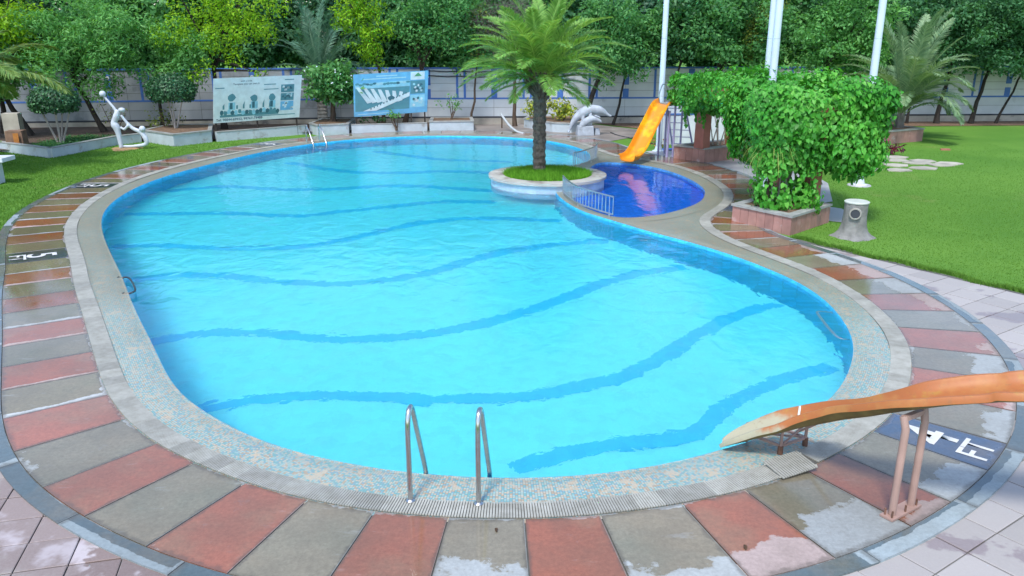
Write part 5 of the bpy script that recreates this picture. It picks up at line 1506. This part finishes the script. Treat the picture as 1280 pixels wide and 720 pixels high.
MB().tube([(2.56, 6.46, .47), (2.50, 6.32, .355), (2.42, 6.20, .45)], .010, 6).build("joint_strap", plain("pale_joint_filler", (.55, .62, .62), .5, .1, 6, 0), ns)
for i, (b, tp) in enumerate((((2.985, 5.46), (2.975, 5.50)), ((3.20, 5.60), (3.20, 5.635)))):
    MB().tube([(b[0], b[1], .0), (b[0], b[1], .76), (tp[0], tp[1], .85)], .029, 14).build("post", M_PINKMETAL, ns, smooth=True)
MB().beam((2.975, 5.50, .83), (3.20, 5.635, .83), .04, .04).build("cross_bar", M_PINKMETAL, ns)
pl = MB().box((3.09, 5.53, .012), (.40, .11, .016), math.atan2(.14, .215)).build("base_plate", M_PINKMETAL, ns)
for f_, o_ in ((-.17, .03), (-.17, -.03), (-.02, .035), (.0, -.035), (.16, .03), (.16, -.03)):
    a_ = math.atan2(.14, .215); x = 3.09 + f_ * math.cos(a_) - o_ * math.sin(a_); y = 5.53 + f_ * math.sin(a_) + o_ * math.cos(a_)
    MB().tube([(x, y, .018), (x, y, .075)], .008, 8).build("bolt", M_RUST, ns)
for p in ((5.45, 4.3), (5.65, 4.75)): MB().tube([(*p, -.02), (*p, 1.65)], .036, 10).build("post", M_PINKMETAL, ns, smooth=True)
sf = thing("slide_stand", (2.42, 6.62, .0), "small rusty pink lattice stand under the tip of the faded slide", "stand")
Q = [(2.18, 6.70), (2.42, 6.44), (2.70, 6.60), (2.46, 6.86)]
for z in (.085, .215):
    for i in range(4):
        hz = z if z < .1 else (.17 if i in (0, 3) else .24)
        h2 = z if z < .1 else (.17 if (i + 1) % 4 in (0, 3) else .24)
        MB().beam((*Q[i], hz), (*Q[(i + 1) % 4], h2), .022).build("frame_bar", M_PINKMETAL, sf)
for i in range(4):
    top = .17 if i in (0, 3) else .24
    MB().beam((*Q[i], .085), (*Q[i], top), .022).build("upright", M_PINKMETAL, sf)
    MB().tube([(*Q[i], .0), (*Q[i], .085)], .026, 10).build("foot", M_RUST, sf)
MB().beam((*Q[0], .085), (*Q[1], .24), .016).build("brace", M_PINKMETAL, sf); MB().beam((*Q[1], .085), (*Q[2], .24), .016).build("brace", M_PINKMETAL, sf); MB().beam((*Q[0], .09), (*Q[2], .09), .016).build("brace", M_PINKMETAL, sf)
MB().beam((2.62, 6.66, .10), (2.95, 6.30, .52), .02).build("brace", M_PINKMETAL, sf)

# ------------------------------------------------------------------ shrubs along the back
def clipped(name, label, base, c, rad, seed, stems, mat, n):
    t = thing(name, base, label, "tree", "clipped umbrella trees"); r = np.random.default_rng(seed)
    d = unit(r.normal(0, 1, (n, 3))); P = np.array(c) + d * np.array(rad) * r.uniform(.78, 1.03, n)[:, None]
    m_ = P[:, 2] > c[2] - rad[2] * .62; P, d = P[m_], d[m_]
    N = unit(d + r.normal(0, .5, P.shape)); V, F = leaf_quads(P, N, .09, .06, r)
    link("crown", mesh_np("crown", V - np.array(base), F, attrs={"rnd": np.repeat(np.clip(r.normal(.42, .28, len(P)), 0, 1), 4)}), mat, t)
    q = random.Random(seed)
    for i in range(stems):
        a = 2 * math.pi * i / stems + q.random(); e = (c[0] + math.cos(a) * rad[0] * .6, c[1] + math.sin(a) * rad[1] * .4, c[2] - rad[2] * .4)
        MB().tube([(base[0] + math.cos(a) * .05, base[1] + math.sin(a) * .05, base[2]), ((base[0] + e[0]) / 2 + math.cos(a) * .03, (base[1] + e[1]) / 2, (base[2] + e[2]) / 2), e], [.04, .03, .02], 6).build("stem", M_BARKP, t, smooth=True)
clipped("clipped_tree", "dark clipped umbrella tree on many pale stems at the left", (-15.45, 27.6, .05), (-15.45, 27.6, 1.50), (.82, .75, .52), 51, 7, G_CLP, 5200)
clipped("clipped_tree", "rounded clipped tree in the long planter left of the white billboard", (-12.45, 30.0, .34), (-12.45, 30.0, 1.72), (.88, .8, .60), 52, 3, G_FEA if False else G_CLP, 5600)
bush("olive_shrub", "rounded olive green shrub between the sculpture and the long planter", (-13.1, 30.6, .62), (.85, .6, .55), G_OLV, 53, 20, 70, .10, .06, base_z=.06)
bush("sparse_shrub", "thin sparse leafy shrub behind the white sculpture", (-15.0, 30.6, .85), (.8, .5, .6), G_OLV, 54, 10, 16, .09, .05, base_z=.06)
r = np.random.default_rng(6)
n = 5200; x = r.uniform(-16.2, -13.6, n); y = r.uniform(26.2, 29.6, n); m_ = inside(BED, x, y); P = np.stack([x, y, r.uniform(.06, .20, n)], 1)[m_]
V, F = leaf_quads(P, unit(r.normal(0, .5, P.shape) + np.array([0, 0, 1.])), .09, .04, r)
tag(link("ground_cover", mesh_np("ground_cover", V, F, attrs={"rnd": np.repeat(r.uniform(0, 1, len(P)), 4)}), G_DRK), "dark low ground cover plants along the left bed", "ground cover", kind="stuff")
# flowering frangipani in its planter
fr_t = tree("flowering_tree", "bushy dark glossy tree dotted with white flowers between the two billboards", "tree", (-7.2, 32.7, .34), (-7.15, 32.7, 1.25), (-7.1, 32.5, 1.85), (1.15, .95, .72), 60, G_MID, 61, .13, .20, .10, 110, M_BARK, 8, rmin=.28, rmax=.42, up=.7)
r = np.random.default_rng(62)
for q in range(16):
    a = r.uniform(0, 6.28); z = r.uniform(-.3, .9); c = Vector((-7.15 + 1.35 * math.cos(a) * math.sqrt(max(.1, 1 - z * z)), 32.6 - abs(1.15 * math.sin(a)), 1.88 + z * .8)); mb = MB()
    for k in range(5):
        b = 2 * math.pi * k / 5; e = Vector((math.cos(b), -.35, math.sin(b))) * .034; e2 = Vector((math.cos(b + .6), -.35, math.sin(b + .6))) * .022; e3 = Vector((math.cos(b - .6), -.35, math.sin(b - .6))) * .022
        mb.add([c, c + e3, c + e, c + e2], [(0, 1, 2, 3)])
    mb.build("flower", P_WHITE if False else M_WHITE, fr_t)
bush("leafy_sapling", "small leafy sapling in the square planter right of the blue billboard", (-2.5, 33.6, 1.0), (.75, .5, .45), G_FEA, 63, 12, 34, .13, .06, base_z=.33, cat="sapling")
bush("croton_bush", "yellow green croton bush left of the palm trunk in the angular planter", (1.05, 33.6, .80), (.78, .6, .55), G_CRO, 64, 26, 80, .16, .08, base_z=.33, group="croton bushes")
bush("croton_bush", "larger yellow green croton bush right of the palm trunk in the angular planter", (2.1, 33.2, .80), (.9, .6, .55), G_CRO, 65, 30, 80, .16, .08, base_z=.33, group="croton bushes")
bush("low_hedge_plant", "dark leafy plant under the left half of the blue billboard", (-5.6, 32.9, .45), (.9, .5, .35), G_DRK, 66, 12, 60, .13, .06, base_z=.06)
bush("low_hedge_plant", "bright leafy sprig in front of the blue billboard bottom edge", (-4.55, 32.1, .62), (.42, .2, .28), G_FEA, 67, 7, 34, .12, .06, base_z=.06)

# ------------------------------------------------------------------ palms at the back and left
palm("blue grey palm with upright fronds rising behind the white flowered tree", (-7.9, 34.0, .06), 1.9, .22, .18,
     [(7, 84, 3.2, .7, 44, .5, .04, .35), (8, 66, 3.0, 1.5, 44, .5, .04, .3), (7, 40, 2.4, 2.1, 40, .45, .04, .25)], G_PLB, M_BARKP, 71, start_r=.1)
palm("palm with drooping yellow tipped fronds reaching in from the left edge", (-15.3, 23.2, -.04), 2.35, .2, .17,
     [(6, 74, 2.4, 1.2, 70, .60, .06, .15), (8, 46, 2.6, 1.5, 70, .66, .065, .05), (9, 20, 2.7, 1.3, 70, .66, .065, .0)], G_PLG if False else leaf_mat("coconut_leaflets", (.07, .15, .03), (.15, .28, .07), (.36, .42, .12), .35, .25), M_BARKP, 72, start_r=.1)

# ------------------------------------------------------------------ trees
T = tree
WT = "trees rooted in front of the wall"
T("leafy_tree", "yellow green tree above the left palm fronds", "tree", (-19.6, 31.2, .06), (-19.2, 31.0, 2.6), (-19.0, 30.8, 4.0), (1.8, 1.6, 1.7), 46, G_YEL, 101, .11, .18, .085, 120, M_BARKD, group=WT)
T("leafy_tree", "feathery mid green tree with dark leaning trunk behind the white sculpture", "tree", (-15.9, 31.6, .06), (-16.6, 31.2, 2.2), (-15.8, 30.9, 3.6), (2.5, 1.8, 2.0), 96, G_FEA, 102, .11, .19, .055, 130, M_BARKD, 9, group=WT, rmin=.3, rmax=.6, extra=[(np.array([-13.6, 30.8, 2.2]), .5), (np.array([-15.2, 30.2, 1.75]), .5), (np.array([-16.2, 30.4, 1.9]), .45)])
T("leafy_tree", "dark trunked tree with deep green crown at the far left corner", "tree", (-18.1, 30.4, .06), (-18.9, 30.2, 2.0), (-18.9, 29.6, 2.5), (1.7, 1.2, .95), 34, G_MID, 103, .12, .18, .09, 110, M_BARKD, group=WT)
T("leafy_tree", "mid green tree with thin dark trunk left of the white billboard", "tree", (-14.0, 32.4, .06), (-13.9, 32.4, 2.4), (-12.9, 31.6, 3.0), (1.6, 1.1, 1.2), 34, G_FEA, 104, .08, .17, .06, 110, M_BARKD, group=WT)
T("leafy_tree", "bright yellow green tree overhanging the white billboard", "tree", (-11.6, 32.7, .06), (-11.7, 32.4, 2.8), (-10.9, 31.4, 4.2), (2.2, 1.7, 1.7), 66, G_YEL, 105, .12, .13, .06, 120, M_BARKD, 8, group=WT, rmin=.28, rmax=.55, extra=[(np.array([-11.2, 30.3, 2.55]), .4), (np.array([-9.5, 30.9, 2.35]), .36), (np.array([-10.2, 30.6, 2.75]), .42), (np.array([-9.55, 30.8, 2.0]), .26), (np.array([-11.5, 29.9, 2.25]), .3)])
T("leafy_tree", "yellow green weeping tree hanging over the blue billboard's top left corner", "tree", (-5.4, 34.2, .06), (-5.5, 33.9, 3.2), (-5.75, 32.6, 4.1), (1.05, 1.0, 1.6), 36, G_YEL, 106, .08, .13, .06, 130, M_BARK, group=WT, rmin=.25, rmax=.45, droop=.5, extra=[(np.array([-5.3, 32.4, 2.75]), .32), (np.array([-5.6, 32.3, 3.1]), .36), (np.array([-5.15, 32.5, 2.45]), .24), (np.array([-6.2, 32.3, 3.3]), .3)])
T("leafy_tree", "dense dark green tree rising behind the blue billboard", "tree", (-4.6, 34.9, .06), (-3.7, 34.9, 2.6), (-3.0, 34.6, 4.3), (2.5, 1.3, 1.75), 80, G_MID, 107, .10, .16, .09, 130, M_BARK, 8, group=WT)
T("leafy_tree", "slim bare tree with a thin crooked trunk right of the blue billboard", "tree", (-1.75, 34.6, .0), (-1.35, 34.7, 3.0), (-1.2, 34.4, 3.9), (.8, .7, 1.0), 16, G_OLV, 108, .055, .13, .06, 60, M_BARK, 5, group=WT, rmin=.2, rmax=.4, extra=[(np.array([-1.5, 34.4, 2.25]), .28)])
T("leafy_tree", "straight brown trunked tree with grey twiggy crown left of the palm", "tree", (.12, 34.5, -.02), (.10, 34.6, 3.0), (-.3, 34.7, 4.2), (2.0, 1.0, 1.5), 50, G_TWG, 109, .085, .22, .02, 90, M_BARK, 10, group=WT)
T("leafy_tree", "leaning dark trunked tree with mid green crown right of the palm", "tree", (2.95, 34.6, .1), (3.9, 34.8, 2.6), (4.2, 34.0, 3.7), (1.6, 1.3, 1.65), 56, G_MID, 110, .13, .16, .08, 125, M_BARKD, 8, group=WT, extra=[(np.array([5.1, 33.7, 2.25]), .5), (np.array([5.5, 33.8, 2.7]), .5), (np.array([3.4, 33.9, 2.4]), .4), (np.array([4.5, 33.7, 2.5]), .45)])
T("leafy_tree", "thin dark leaning tree just right of the dolphins", "tree", (4.35, 35.0, -.02), (5.0, 35.2, 2.6), (5.6, 34.9, 3.9), (1.3, 1.0, 1.2), 26, G_MID, 111, .06, .18, .09, 110, M_BARKD, 5, group=WT)
T("leafy_tree", "slender dark tree left of the orange slide", "tree", (6.55, 34.6, -.02), (7.1, 34.8, 2.8), (7.2, 34.6, 4.2), (1.6, 1.2, 1.7), 44, G_DRK, 112, .065, .19, .095, 120, M_BARKD, 6, group=WT)
T("leafy_tree", "broad mid green tree between the first pole and the pole pair", "tree", (8.6, 34.8, -.02), (8.7, 34.8, 2.4), (8.9, 34.2, 4.0), (2.2, 1.5, 1.85), 80, G_MID, 113, .12, .19, .095, 130, M_BARKD, 8, group=WT)
T("leafy_tree", "narrow olive yellow tree just left of the pole pair", "tree", (10.2, 34.6, -.02), (10.2, 34.4, 2.4), (10.1, 34.0, 3.9), (.7, .8, 1.7), 20, G_OLV, 114, .07, .13, .06, 90, M_BARK, 5, group=WT, rmin=.25, rmax=.45)
T("leafy_tree", "broad bright green tree right of the pole pair", "tree", (12.6, 34.4, -.02), (12.8, 34.2, 2.0), (13.3, 33.4, 3.9), (2.2, 1.6, 2.05), 86, G_FEA, 115, .12, .16, .09, 125, M_BARKD, 8, group=WT)
T("leafy_tree", "dark green tree behind the fan shaped palm", "tree", (16.9, 35.3, -.02), (17.0, 35.2, 2.6), (16.9, 34.9, 4.1), (2.3, 1.3, 1.8), 70, G_DRK, 116, .09, .19, .095, 120, M_BARKD, 7, group=WT)
for i, (x0, x1, lb) in enumerate(((17.3, 17.45, "thin straight"), (18.6, 19.0, "thicker leaning"), (20.1, 20.75, "slim leaning"), (21.2, 22.3, "strongly slanting"), (22.6, 23.2, "thin slanting last"))):
    T("leafy_tree", lb + " trunked dark tree by the wall at the right of the lawn", "tree", (x0, 35.6, -.02), (x1, 35.9, 2.7), (x1 + .2, 35.2 - .15 * i, 4.0 - .04 * i), (1.9, 1.3, 1.75), 52, G_DRK if i % 2 else G_MID if i == 4 else G_DRK, 120 + i, (.06, .11, .10, .06, .07)[i], .16, .08, 120, M_BARKD, 6, group=WT, extra=[(np.array([x1 + .4, 34.9, 2.35]), .5)])
# row beyond the wall
BT = "trees beyond the boundary wall"
NB = ["above the left end of the wall", "beyond the wall above the feathery tree", "beyond the wall above the sculpture", "beyond the wall above the clipped tree", "beyond the wall above the white billboard", "beyond the wall above the flowering tree",
      "beyond the wall above the blue billboard", "beyond the wall above the grey twigs", "beyond the wall above the date palm", "beyond the wall above the dolphins", "beyond the wall above the orange slide", "beyond the wall above the pole pair", "beyond the wall above the bright green tree",
      "beyond the wall above the fan palm", "beyond the wall at the right", "beyond the wall in the right corner"]
for i, nb in enumerate(NB):
    x = -26 + i * 3.55
    y = wall_y(x) + 3.4 + (i % 3) * .8
    T("background_tree", "tall dark tree " + nb, "tree", (x, y, -.04), (x + .2, y, 2.2), (x, y, 4.2), (2.7, 2.0, 2.9), 84, (G_DRK, G_BLU, G_DRK, G_MID)[i % 4], 150 + i, .16, .26, .13, 105, M_BARKD, 5, group=BT, rmin=.5, rmax=.85)

# fallen leaves on the deck and lawn
rq = random.Random(77)
for x, y, lab in ((-.12, 5.27, "dark fallen leaf on the deck behind the near ladder"), (1.72, 5.05, "curled brown fallen leaf on the red slab left of the slide")):
    z = .006 if y < 10 and x < 6 else .0
    if abs(x - 2.2) < .01: z = .018
    t = MB(); a = rq.random() * 6; c, s_ = math.cos(a), math.sin(a); L = rq.uniform(.028, .04)
    P = [(-L, 0, 0), (-.3 * L, .38 * L, .35 * L), (.5 * L, .3 * L, .3 * L), (L, 0, .05 * L), (.5 * L, -.3 * L, .28 * L), (-.3 * L, -.38 * L, .3 * L), (0, 0, .02 * L)]
    t.add([(x + p[0] * c - p[1] * s_, y + p[0] * s_ + p[1] * c, z + p[2]) for p in P], [(0, 6, 1), (1, 6, 2), (2, 6, 3), (3, 6, 4), (4, 6, 5), (5, 6, 0)])
    tag(t.build("fallen_leaf", plain("dry_brown_leaf", (.09, .05, .025), .8, .3, 9, .2, 60)), lab, "leaf", "fallen leaves")
